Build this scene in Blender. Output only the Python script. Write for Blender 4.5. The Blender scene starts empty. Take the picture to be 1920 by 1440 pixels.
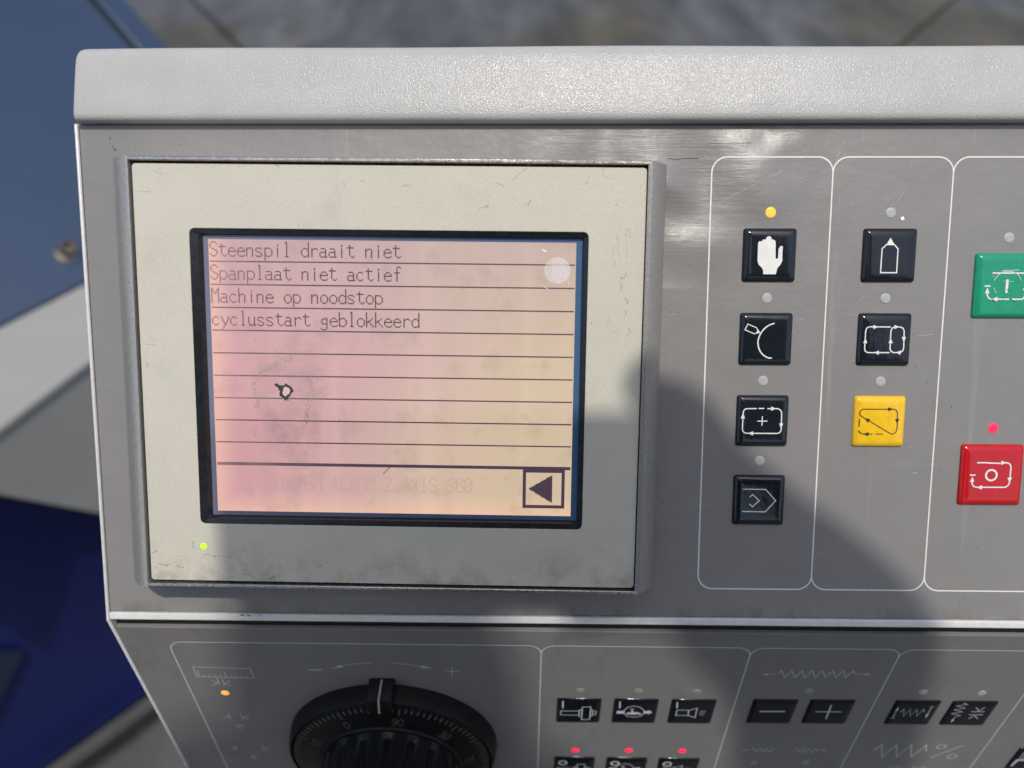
import bpy, math, random
from mathutils import Matrix, Vector, Quaternion

random.seed(7)
SC = bpy.context.scene
COL = SC.collection
R = math.radians
MM = 0.001

# ------------------------------------------------------------------ frames
# The console's upper face: origin on the face, x right, y up the face, z out of it.
EL = R(33)
FU = Matrix(((1, 0, 0, 0),
             (0, math.sin(EL), -math.cos(EL), 0),
             (0, math.cos(EL), math.sin(EL), 0),
             (0, 0, 0, 1)))
TILT = 0.5227                                   # the lower face leans back from the upper one
FL = FU @ Matrix.Translation((0, -78.97 * MM, 0)) @ Matrix.Rotation(TILT, 4, 'X')
DS = .982                                        # the display unit stands 4 mm off the face
FH = FU @ Matrix.Translation((-35.87 * MM, 2.37 * MM, 4.2 * MM)) @ Matrix.Rotation(R(-0.5), 4, 'Z') @ Matrix.Scale(DS, 4)
FW = FU @ Matrix.Translation((.068 * MM, .509 * MM, 4.2 * MM)) @ Matrix.Scale(DS, 4)   # wear on the display
GZ = -1.2                                       # floor level

# ------------------------------------------------------------------ camera
cam = bpy.data.cameras.new('camera')
camo = bpy.data.objects.new('camera', cam)
COL.objects.link(camo)
RX, RY, RZ = (Matrix.Rotation(.1205, 3, 'X'), Matrix.Rotation(-.016, 3, 'Y'), Matrix.Rotation(-.00494, 3, 'Z'))
crot = (FU.to_3x3() @ (RZ @ RY @ RX).transposed()).to_4x4()
cpos = FU @ Vector((3.76 * MM, 28.27 * MM, 233.46 * MM))
camo.matrix_world = Matrix.Translation(cpos) @ crot
cam.sensor_width = 36
cam.lens = 26.25
cam.clip_start = 0.005
cam.clip_end = 200
cam.dof.use_dof = True
cam.dof.focus_distance = 0.232
cam.dof.aperture_fstop = 7.5
SC.camera = camo

# ------------------------------------------------------------------ light
S_DIR = (FU.to_3x3() @ Vector((.12, .65, 1.0))).normalized()
SUN_EL = math.asin(S_DIR.z)
SUN_ROT = math.atan2(S_DIR.x, S_DIR.y)
world = bpy.data.worlds.new('World')
SC.world = world
world.use_nodes = True
wn = world.node_tree.nodes
wn.clear()
sky = wn.new('ShaderNodeTexSky')
sky.sky_type = 'NISHITA'
sky.sun_disc = False
sky.sun_elevation = SUN_EL
sky.sun_rotation = SUN_ROT
sky.air_density = 1.0
sky.dust_density = 2.5
sky.ozone_density = 1.0
bg = wn.new('ShaderNodeBackground')
bg.inputs['Strength'].default_value = 0.15
wo = wn.new('ShaderNodeOutputWorld')
world.node_tree.links.new(sky.outputs[0], bg.inputs[0])
world.node_tree.links.new(bg.outputs[0], wo.inputs[0])
sun = bpy.data.lights.new('sun', 'SUN')
sun.energy = 2.55
sun.angle = R(1.5)
sun.color = (1.0, .95, .87)
suno = bpy.data.objects.new('sun', sun)
COL.objects.link(suno)
suno.rotation_mode = 'QUATERNION'
suno.rotation_quaternion = S_DIR.to_track_quat('Z', 'Y')
suno.location = S_DIR * 4
vs = SC.view_settings
vs.view_transform = 'Standard'
vs.look = 'None'
vs.exposure = 0.1
vs.gamma = 1.0
vs.use_curve_mapping = False

# ------------------------------------------------------------------ materials
class NT:
    """small helper round a material's node tree"""
    def __init__(s, name):
        s.m = bpy.data.materials.new(name)
        s.m.use_nodes = True
        s.t = s.m.node_tree
        s.b = s.t.nodes['Principled BSDF']
        s.tc = None

    def n(s, kind, **kw):
        o = s.t.nodes.new(kind)
        for k, v in kw.items():
            setattr(o, k, v)
        return o

    def l(s, a, b):
        s.t.links.new(a, b)

    def co(s, scale=(1, 1, 1), rot=(0, 0, 0)):
        if s.tc is None:
            s.tc = s.n('ShaderNodeTexCoord')
        mp = s.n('ShaderNodeMapping')
        mp.inputs['Scale'].default_value = scale
        mp.inputs['Rotation'].default_value = rot
        s.l(s.tc.outputs['Object'], mp.inputs[0])
        return mp.outputs[0]

    def noise(s, scale, detail=3, rough=.55, vec=None, dist=0):
        o = s.n('ShaderNodeTexNoise')
        o.inputs['Scale'].default_value = scale
        o.inputs['Detail'].default_value = detail
        o.inputs['Roughness'].default_value = rough
        o.inputs['Distortion'].default_value = dist
        s.l(vec if vec is not None else s.co(), o.inputs['Vector'])
        return o.outputs['Fac']

    def ramp(s, fac, stops):
        o = s.n('ShaderNodeValToRGB')
        e = o.color_ramp.elements
        while len(e) < len(stops):
            e.new(.5)
        for i, (p, c) in enumerate(stops):
            e[i].position = p
            e[i].color = (*c, 1) if len(c) == 3 else c
        s.l(fac, o.inputs[0])
        return o.outputs[0]

    def rng(s, fac, a, b, c, d):
        o = s.n('ShaderNodeMapRange')
        for i, v in zip((1, 2, 3, 4), (a, b, c, d)):
            o.inputs[i].default_value = v
        s.l(fac, o.inputs[0])
        return o.outputs[0]

    def math(s, op, a, b):
        o = s.n('ShaderNodeMath', operation=op)
        for i, v in ((0, a), (1, b)):
            if isinstance(v, (int, float)):
                o.inputs[i].default_value = v
            else:
                s.l(v, o.inputs[i])
        return o.outputs[0]

    def mix(s, fac, a, b, mode='MIX'):
        o = s.n('ShaderNodeMix', data_type='RGBA', blend_type=mode)
        for i, v in ((0, fac), (6, a), (7, b)):
            if isinstance(v, (int, float)):
                o.inputs[i].default_value = v
            elif isinstance(v, tuple):
                o.inputs[i].default_value = (*v, 1)
            else:
                s.l(v, o.inputs[i])
        return o.outputs[2]

    def xyz(s):
        o = s.n('ShaderNodeSeparateXYZ')
        s.l(s.co(), o.inputs[0])
        return o.outputs

    def bump(s, fac, dist, strength=1.0, prev=None):
        o = s.n('ShaderNodeBump')
        o.inputs['Distance'].default_value = dist
        o.inputs['Strength'].default_value = strength
        s.l(fac, o.inputs['Height'])
        if prev is not None:
            s.l(prev, o.inputs['Normal'])
        return o.outputs[0]

    def set(s, **kw):
        for k, v in kw.items():
            k = {'color': 'Base Color', 'rough': 'Roughness', 'metal': 'Metallic', 'normal': 'Normal',
                 'emit': 'Emission Color', 'power': 'Emission Strength', 'coat': 'Coat Weight',
                 'coat_rough': 'Coat Roughness', 'spec': 'Specular IOR Level', 'alpha': 'Alpha',
                 'trans': 'Transmission Weight'}[k]
            i = s.b.inputs[k]
            if isinstance(v, (int, float)):
                i.default_value = v
            elif isinstance(v, tuple):
                i.default_value = (*v, 1)
            else:
                s.l(v, i)
        return s.m


M = {}


def plain(name, color, rough=.4, var=.12, scale=400, metal=0, spec=.5, coat=0, bump=0, bscale=1500):
    n = NT(name)
    f = n.noise(scale, 3)
    c = n.ramp(f, [(.3, tuple(x * (1 - var) for x in color)), (.7, tuple(min(1, x * (1 + var)) for x in color))])
    r = n.rng(n.noise(scale * .37, 4), .3, .7, rough * .85, min(1, rough * 1.15))
    n.set(color=c, rough=r, metal=metal, spec=spec, coat=coat)
    if bump:
        n.set(normal=n.bump(n.noise(bscale, 2), bump))
    M[name] = n.m
    return n


def emitter(name, color, power, base=None):
    n = NT(name)
    n.set(color=base or color, rough=.35, emit=color, power=power)
    M[name] = n.m


def mk_materials():
    # grained white powder coat
    n = NT('powder_coat')
    g = n.noise(2100, 1.5, .5)
    c = n.ramp(n.noise(60, 4), [(.3, (.385, .385, .372)), (.7, (.42, .42, .408))])
    nb = n.bump(g, .00021, .75)
    n.set(color=c, rough=n.rng(n.noise(90, 4), .3, .7, .17, .26), normal=nb, spec=.22)
    M['powder'] = n.m
    # smoother white paint of the edges
    plain('edge_paint', (.62, .62, .605), .3, .06, 300, bump=.00012, bscale=900)
    plain('body_paint', (.55, .55, .54), .4, .06, 60)
    # grey printed membrane
    n = NT('membrane')
    x, y, z = n.xyz()
    fine = n.noise(2600, 2)
    cloud = n.noise(45, 5, .6)
    c = n.ramp(cloud, [(.3, (.196, .187, .178)), (.7, (.222, .212, .203))])
    c = n.mix(.5, c, n.ramp(fine, [(.3, (.168, .161, .153)), (.7, (.242, .231, .221))]))
    # brown grime caught along the bottom seam
    edge = n.rng(y, -.0715, -.0762, 0, 1)
    gr = n.math('MULTIPLY', edge, n.rng(n.noise(70, 5, .7, n.co((1, .25, 1))), .47, .66, 0, 1))
    c = n.mix(n.math('MULTIPLY', gr, .8), c, (.12, .10, .065))
    # pale scuffs, stretched along two directions
    sc1 = n.rng(n.noise(120, 6, .7, n.co((1, .05, 1), (0, 0, R(38)))), .60, .74, 0, 1)
    sc2 = n.rng(n.noise(150, 6, .7, n.co((.05, 1, 1), (0, 0, R(-8)))), .61, .75, 0, 1)
    sc = n.math('MAXIMUM', sc1, sc2)
    c = n.mix(n.math('MULTIPLY', sc, .16), c, (.55, .55, .55))
    rgh = n.rng(n.noise(30, 5, .65), .3, .72, .33, .50)
    h1 = n.noise(75, 3, .5)
    h2 = n.noise(420, 3, .6)
    h3 = n.noise(160, 5, .7, n.co((1, .06, 1), (0, 0, R(38))))
    nb = n.bump(h1, .0007, .45)
    nb = n.bump(h2, .00018, .5, nb)
    # film lifted and dented under the hood, shaped to put glare there
    mk = n.math('MULTIPLY', n.rng(n.math('ABSOLUTE', n.math('SUBTRACT', x, .047), 0), .008, .048, 1, 0), n.rng(y, .030, .070, 0, 1))
    mk = n.math('MULTIPLY', mk, n.math('SUBTRACT', 2.0, mk))
    dent = n.math('MULTIPLY', mk, n.math('SUBTRACT', n.noise(34, 1.0, .4, n.co((1, 1.1, 1), (0, 0, R(25))), .3), .5))
    nb = n.bump(dent, .0095, 1.0, nb)
    nb = n.bump(n.math('MULTIPLY', mk, n.math('SUBTRACT', n.noise(60, 6, .7, n.co((.12, 1.6, 1))), .5)), .0006, .8, nb)
    nb = n.bump(h3, .00014, .6, nb)
    nb = n.bump(fine, .00002, .6, nb)
    n.set(color=c, rough=rgh, normal=nb, spec=.65)
    M['membrane'] = n.m
    # lower membrane: same print, cleaner, with shade put into a darker grey
    n = NT('membrane_low')
    fine = n.noise(2600, 2)
    c = n.ramp(n.noise(40, 5, .6), [(.3, (.175, .17, .163)), (.7, (.202, .196, .19))])
    c = n.mix(.4, c, n.ramp(fine, [(.3, (.166, .162, .157)), (.7, (.236, .229, .222))]))
    sm = n.rng(n.noise(90, 5, .7, n.co((1, .3, 1))), .56, .7, 0, 1)
    c = n.mix(n.math('MULTIPLY', sm, .35), c, (.12, .115, .105))
    rgh = n.rng(n.noise(35, 5, .65), .3, .72, .3, .46)
    nb = n.bump(n.noise(60, 3), .0008, .4)
    nb = n.bump(n.noise(500, 3), .0001, .5, nb)
    n.set(color=c, rough=rgh, normal=nb, spec=.3)
    M['membrane_low'] = n.m
    # beige film of the display unit
    n = NT('display_film')
    x, y, z = n.xyz()
    fl = n.noise(1900, 2)
    c = n.ramp(n.noise(35, 5, .6), [(.3, (.495, .472, .385)), (.7, (.555, .53, .44))])
    c = n.mix(.45, c, n.ramp(fl, [(.3, (.435, .417, .343)), (.7, (.62, .592, .495))]))
    d = n.math('MULTIPLY', n.rng(y, -.050, -.063, 0, 1), n.rng(n.noise(85, 6, .7), .46, .66, 0, 1))
    c = n.mix(n.math('MULTIPLY', d, .6), c, (.20, .18, .12))
    sm = n.rng(n.noise(55, 6, .72), .57, .72, 0, 1)
    c = n.mix(n.math('MULTIPLY', sm, .22), c, (.30, .29, .24))
    nb = n.bump(fl, .00005, .6)
    nb = n.bump(n.noise(90, 3), .0005, .25, nb)
    n.set(color=c, rough=.36, normal=nb, spec=.45)
    M['film'] = n.m
    # metallic paint of the display frame
    n = NT('frame_metal')
    fl = n.noise(3000, 2)
    c = n.ramp(fl, [(.35, (.27, .262, .247)), (.68, (.47, .457, .432))])
    nb = n.bump(fl, .00006, .7)
    n.set(color=c, rough=.33, metal=.45, normal=nb)
    M['frame'] = n.m
    plain('bare_metal', (.5, .47, .42), .28, .25, 900, metal=.9, bump=.0001, bscale=700)
    plain('gasket', (.018, .02, .012), .6, .4, 300)
    n = plain('window_border', (.012, .013, .015), .22, .3, 500)
    # LCD: lit panel, pink at one side and cream at the other, fine dot grid
    n = NT('lcd')
    x, y, z = n.xyz()
    fx = n.rng(x, -.054, .054, 0, 1)
    fy = n.rng(y, -.041, .041, 0, 1)
    wob = n.rng(n.noise(28, 3), .3, .7, -.10, .10)
    grad = n.ramp(n.math('ADD', n.math('SUBTRACT', fx, n.math('MULTIPLY', n.math('SUBTRACT', fy, .5), .22)), wob),
                  [(.05, (.80, .42, .44)), (.38, (.78, .48, .47)), (.62, (.80, .565, .47)), (.97, (.83, .64, .44))])
    top = n.mix(n.rng(fy, .55, 1.0, 0, .55), grad, (.60, .46, .44))
    band = n.rng(n.noise(14, 2, .5, n.co((10, .2, 1))), .3, .7, .95, 1.05)
    blot = n.rng(n.noise(110, 3, .55), .55, .66, 1.0, .90)
    # backlight stronger along the left and lower edges
    ed = n.math('MAXIMUM', n.rng(x, -.0475, -.0545, 0, 1), n.rng(y, -.0345, -.0412, 0, 1))
    col = n.mix(n.math('MULTIPLY', ed, .55), top, (1.0, .60, .40))
    gx = n.math('PINGPONG', n.math('MULTIPLY', x, 1 / .000342), .5)
    gy = n.math('PINGPONG', n.math('MULTIPLY', y, 1 / .000347), .5)
    grid = n.rng(n.math('MINIMUM', gx, gy), 0, .18, .86, 1.0)
    pw = n.math('MULTIPLY', n.math('MULTIPLY', band, blot), grid)
    pw = n.math('MULTIPLY', pw, n.rng(ed, 0, 1, 1.0, 1.12))
    n.set(color=(.05, .045, .045), rough=.3, emit=col, power=n.math('MULTIPLY', pw, LCD_POWER), spec=.35)
    M['lcd'] = n.m
    # dark LCD dots: weaker contrast towards the left end
    n = NT('lcd_dots')
    x, y, z = n.xyz()
    c = n.ramp(n.math('ADD', n.rng(x, -.054, .0, 0, 1), n.rng(n.noise(90, 2), .3, .7, -.15, .15)),
               [(.02, (.40, .23, .25)), (.3, (.17, .10, .14)), (.75, (.085, .05, .08))])
    n.set(color=(.02, .015, .02), rough=.4, emit=c, power=LCD_POWER * .9)
    M['dots'] = n.m
    n = NT('lcd_ghost')
    x, y, z = n.xyz()
    c = n.ramp(n.rng(x, -.054, .054, 0, 1), [(.1, (.72, .36, .37)), (.6, (.72, .47, .40))])
    n.set(color=(.02, .015, .02), rough=.4, emit=c, power=LCD_POWER)
    M['ghost'] = n.m
    n = NT('lcd_edge')
    x, y, z = n.xyz()
    c = n.ramp(n.rng(x, -.058, .058, 0, 1), [(0, (.15, .16, .22)), (.5, (.075, .10, .18)), (1, (.05, .11, .21))])
    n.set(color=c, rough=.25, spec=.5, emit=c, power=.07 * LCD_POWER)
    M['lcd_edge'] = n.m
    # keys
    for k, col in (('key_black', (.010, .013, .018)), ('key_low', (.006, .008, .012)), ('key_green', (.012, .27, .145)), ('key_yellow', (.80, .48, .018)),
                   ('key_red', (.46, .010, .014))):
        n = NT(k)
        f = n.noise(500, 4, .65)
        c = n.ramp(f, [(.3, tuple(v * .92 for v in col)), (.7, tuple(v * 1.08 for v in col))])
        nb = n.bump(n.noise(260, 2), .00016, .5)
        nb = n.bump(n.noise(160, 5, .7, n.co((1, .08, 1), (0, 0, R(40)))), .00006, .5, nb)
        n.set(color=c, rough=n.rng(n.noise(180, 4), .3, .7, .08, .18), normal=nb, spec=.2 if k == 'key_low' else .5)
        M[k] = n.m
    plain('print_white', (.72, .71, .67), .35, .06, 500)
    plain('print_pale', (.55, .56, .57), .4, .10, 400)
    plain('print_black', (.02, .022, .02), .4, .1, 500)
    plain('lamp_off', (.38, .385, .37), .3, .06, 900)
    emitter('lamp_amber', (1.0, .46, .05), .86, (.6, .25, .03))
    emitter('lamp_red', (1.0, .012, .09), .87, (.5, .02, .05))
    emitter('lamp_green', (.42, 1.0, .0), .87, (.3, .6, .02))
    plain('lamp_off_shaded', (.26, .265, .265), .35, .06, 900)  # darker copy of the unlit lamp, shade put into its colour
    emitter('lcd_hole', (.85, .56, .56), .74, (.05, .04, .04))
    plain('scratch', (.40, .40, .40), .35, .2, 800)
    plain('speck', (.03, .03, .028), .6, .2, 800)
    n = plain('film_mark', (.17, .155, .12), .6, .3, 900)
    n.set(alpha=n.rng(n.noise(700, 4, .7), .35, .65, .12, .75))
    plain('burn', (.022, .03, .022), .6, .6, 1500)
    plain('chip', (.10, .09, .075), .5, .4, 1500)
    # translucent smear on the glass
    n = NT('smear')
    n.set(color=(.75, .72, .72), rough=.5, alpha=n.rng(n.noise(500, 5, .7, n.co((1, .12, 1), (0, 0, R(-40)))), .35, .7, .14, .5))
    M['smear'] = n.m
    n = NT('smear_faint')
    n.set(color=(.32, .30, .22), rough=.6, alpha=n.rng(n.noise(800, 4, .7), .42, .62, .0, .62))
    M['smear_faint'] = n.m
    n = NT('smear_blot')
    n.set(color=(.30, .25, .25), rough=.6, alpha=n.rng(n.noise(120, 5, .65), .35, .7, .0, .13))
    M['smear_blot'] = n.m
    # dial
    plain('dial_black', (.006, .0065, .007), .42, .25, 300, spec=.22, bump=.00006, bscale=1200)
    plain('dial_gloss', (.005, .0055, .006), .25, .2, 300, spec=.22)
    plain('dial_mark', (.10, .094, .08), .5, .4, 900)
    plain('index_white', (.33, .32, .28), .5, .2, 900)
    # machine and floor
    n = plain('machine_slate', (.027, .047, .090), .38, .10, 3)
    n = plain('machine_white', (.30, .295, .275), .38, .06, 4)
    n = plain('machine_blue', (.005, .010, .075), .35, .2, 4)
    plain('machine_navy', (.010, .018, .042), .4, .1, 4)
    plain('machine_dark', (.01, .012, .014), .5, .2, 30)
    plain('bolt_metal', (.36, .30, .23), .07, .15, 200, metal=1)
    n = NT('concrete')
    a = n.noise(.9, 3, .55, n.co((1, .4, 1)), .4)
    c = n.ramp(a, [(.36, (.050, .041, .024)), (.47, (.060, .062, .064)), (.58, (.066, .068, .072)), (.68, (.040, .035, .026))])
    c = n.mix(.75, c, n.ramp(n.noise(3.0, 5, .6, n.co((1, .3, 1)), .5), [(.32, (.3, .29, .27)), (.5, (.95, .95, .95)), (.7, (1.9, 1.85, 1.7))]), 'MULTIPLY')
    n.set(color=c, rough=n.rng(a, .3, .7, .55, .85), normal=n.bump(n.noise(30, 6, .7), .01, .5))
    M['concrete'] = n.m
    plain('joint_fill', (.018, .017, .015), .9, .3, 20)
    plain('skin', (.45, .26, .19), .5, .1, 60)
    plain('shirt', (.03, .035, .05), .85, .2, 200)
    plain('trousers', (.02, .022, .028), .85, .2, 200)
    plain('hair', (.02, .014, .01), .6, .3, 300)
    plain('shoe', (.015, .013, .012), .5, .3, 100)
    plain('device_black', (.012, .012, .014), .3, .2, 200)
    plain('device_glass', (.01, .01, .012), .06, .1, 200)


LCD_POWER = 0.755
mk_materials()

# ------------------------------------------------------------------ mesh helpers
WM = {}                                         # world matrix of every object made here


class MB:
    """collects shapes given in millimetres of a frame"""
    def __init__(s):
        s.v = []
        s.f = []

    def add(s, vs_, fs):
        b = len(s.v)
        s.v += [tuple(p) for p in vs_]
        s.f += [tuple(b + i for i in f) for f in fs]
        return s

    def box(s, x0, x1, y0, y1, z0, z1):
        return s.prism([(x0, y0), (x1, y0), (x1, y1), (x0, y1)], z0, z1)

    def prism(s, poly, z0, z1):
        n = len(poly)
        return s.add([(x, y, z0) for x, y in poly] + [(x, y, z1) for x, y in poly],
                     [tuple(range(n - 1, -1, -1)), tuple(range(n, 2 * n))] +
                     [(i, (i + 1) % n, n + (i + 1) % n, n + i) for i in range(n)])

    def loops(s, ls, cap0=True, cap1=True, closed=True):
        n = len(ls[0])
        vs_ = [p for l in ls for p in l]
        fs = []
        for k in range(len(ls) - 1):
            for i in range(n if closed else n - 1):
                j = (i + 1) % n
                fs.append((k * n + i, k * n + j, (k + 1) * n + j, (k + 1) * n + i))
        if cap0:
            fs.append(tuple(range(n - 1, -1, -1)))
        if cap1:
            fs.append(tuple(range((len(ls) - 1) * n, len(ls) * n)))
        return s.add(vs_, fs)

    def ring(s, outer, inner, z0, z1):
        """flat frame between two loops of the same length"""
        n = len(outer)
        ls = [[(x, y, z0) for x, y in outer], [(x, y, z1) for x, y in outer],
              [(x, y, z1) for x, y in inner], [(x, y, z0) for x, y in inner]]
        vs_ = [p for l in ls for p in l]
        fs = []
        for k in range(4):
            for i in range(n):
                j = (i + 1) % n
                k2 = (k + 1) % 4
                fs.append((k * n + i, k * n + j, k2 * n + j, k2 * n + i))
        return s.add(vs_, fs)

    def disc(s, cx, cy, r, z0, z1, n=24):
        return s.prism([(cx + r * math.cos(2 * math.pi * i / n), cy + r * math.sin(2 * math.pi * i / n)) for i in range(n)], z0, z1)

    def poly(s, pts, z):
        return s.add([(x, y, z) for x, y in pts], [tuple(range(len(pts)))])

    def ribbon(s, pts, w, z, closed=False):
        """flat stroke with mitred corners"""
        p = [Vector(q) for q in pts]
        n = len(p)
        L, Rr = [], []
        for i in range(n):
            a = p[i - 1] if (i or closed) else None
            b = p[(i + 1) % n] if (i < n - 1 or closed) else None
            d1 = (p[i] - a).normalized() if a is not None else None
            d2 = (b - p[i]).normalized() if b is not None else None
            if d1 is None:
                d1 = d2
            if d2 is None:
                d2 = d1
            t = d1 + d2
            t = t.normalized() if t.length > 1e-6 else d1
            nn = Vector((-t.y, t.x))
            k = max(.42, abs(nn.dot(Vector((-d1.y, d1.x)))))
            off = nn * (w / 2 / k)
            L.append(p[i] + off)
            Rr.append(p[i] - off)
        vs_ = [(q.x, q.y, z) for q in L] + [(q.x, q.y, z) for q in Rr]
        m = n if closed else n - 1
        return s.add(vs_, [(n + i, n + (i + 1) % n, (i + 1) % n, i) for i in range(m)])

    def icon(s, items, z, cx=0, cy=0):
        """strokes, fills, arrowheads and circles of a printed symbol"""
        for k, it in enumerate(items):
            zz = z + .012 * (k % 4)
            if it[0] == 's':
                s.ribbon([(x + cx, y + cy) for x, y in it[3]], it[1], zz, bool(it[2]))
            elif it[0] == 'f':
                s.poly([(x + cx, y + cy) for x, y in it[1]][::-1], zz)
            elif it[0] == 'a':
                t, f_ = Vector(it[1]), Vector(it[2])
                d = (t - f_)
                ln = d.length
                d.normalize()
                nn = Vector((-d.y, d.x)) * it[3] / 2
                s.poly([(q.x + cx, q.y + cy) for q in (t, t - d * ln + nn, t - d * ln - nn)], zz + .05)
            elif it[0] == 'c':
                c, r, w = it[1], it[2], it[3]
                s.ribbon([(c[0] + cx + r * math.cos(2 * math.pi * i / 28), c[1] + cy + r * math.sin(2 * math.pi * i / 28)) for i in range(28)], w, zz, True)
        return s

    def lathe(s, prof, n=64, cx=0, cy=0, cap0=True, cap1=True):
        return s.loops([[(cx + r * math.cos(2 * math.pi * i / n), cy + r * math.sin(2 * math.pi * i / n), z) for i in range(n)] for r, z in prof], cap0, cap1)

    def build(s, name, mat, parent=None, frame=None, smooth=False, bevel=0, scale=MM, seg=2):
        me = bpy.data.meshes.new(name)
        me.from_pydata([(x * scale, y * scale, z * scale) for x, y, z in s.v], [], s.f)
        me.validate()
        me.update()
        if mat:
            me.materials.append(M[mat])
        o = bpy.data.objects.new(name, me)
        COL.objects.link(o)
        place(o, parent, frame)
        if smooth:
            for p in me.polygons:
                p.use_smooth = True
            if smooth is not True:
                me.set_sharp_from_angle(angle=R(smooth))
        if bevel:
            b = o.modifiers.new('bevel', 'BEVEL')
            b.width = bevel * scale
            b.segments = seg
            b.limit_method = 'ANGLE'
            b.angle_limit = R(40)
            for p in me.polygons:
                p.use_smooth = True
            me.set_sharp_from_angle(angle=R(50))
        return o


def place(o, parent=None, frame=None):
    w = frame if frame is not None else (WM[parent] if parent is not None else Matrix())
    WM[o] = w.copy()
    if parent is not None:
        o.parent = parent
        o.matrix_local = WM[parent].inverted() @ w
    else:
        o.matrix_world = w


def empty(name, frame):
    o = bpy.data.objects.new(name, None)
    o.empty_display_size = .05
    COL.objects.link(o)
    WM[o] = frame.copy()
    o.matrix_world = frame
    return o


def tag(o, label=None, cat=None, group=None, kind=None):
    for k, v in (('label', label), ('category', cat), ('group', group), ('kind', kind)):
        if v:
            o[k] = v
    return o


def rrect(cx, cy, w, h, r, n=5):
    pts = []
    for sx, sy, a0 in ((1, 1, 0), (-1, 1, 90), (-1, -1, 180), (1, -1, 270)):
        for i in range(n + 1):
            a = R(a0 + 90 * i / n)
            pts.append((cx + sx * (w / 2 - r) + r * math.cos(a), cy + sy * (h / 2 - r) + r * math.sin(a)))
    return pts


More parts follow.
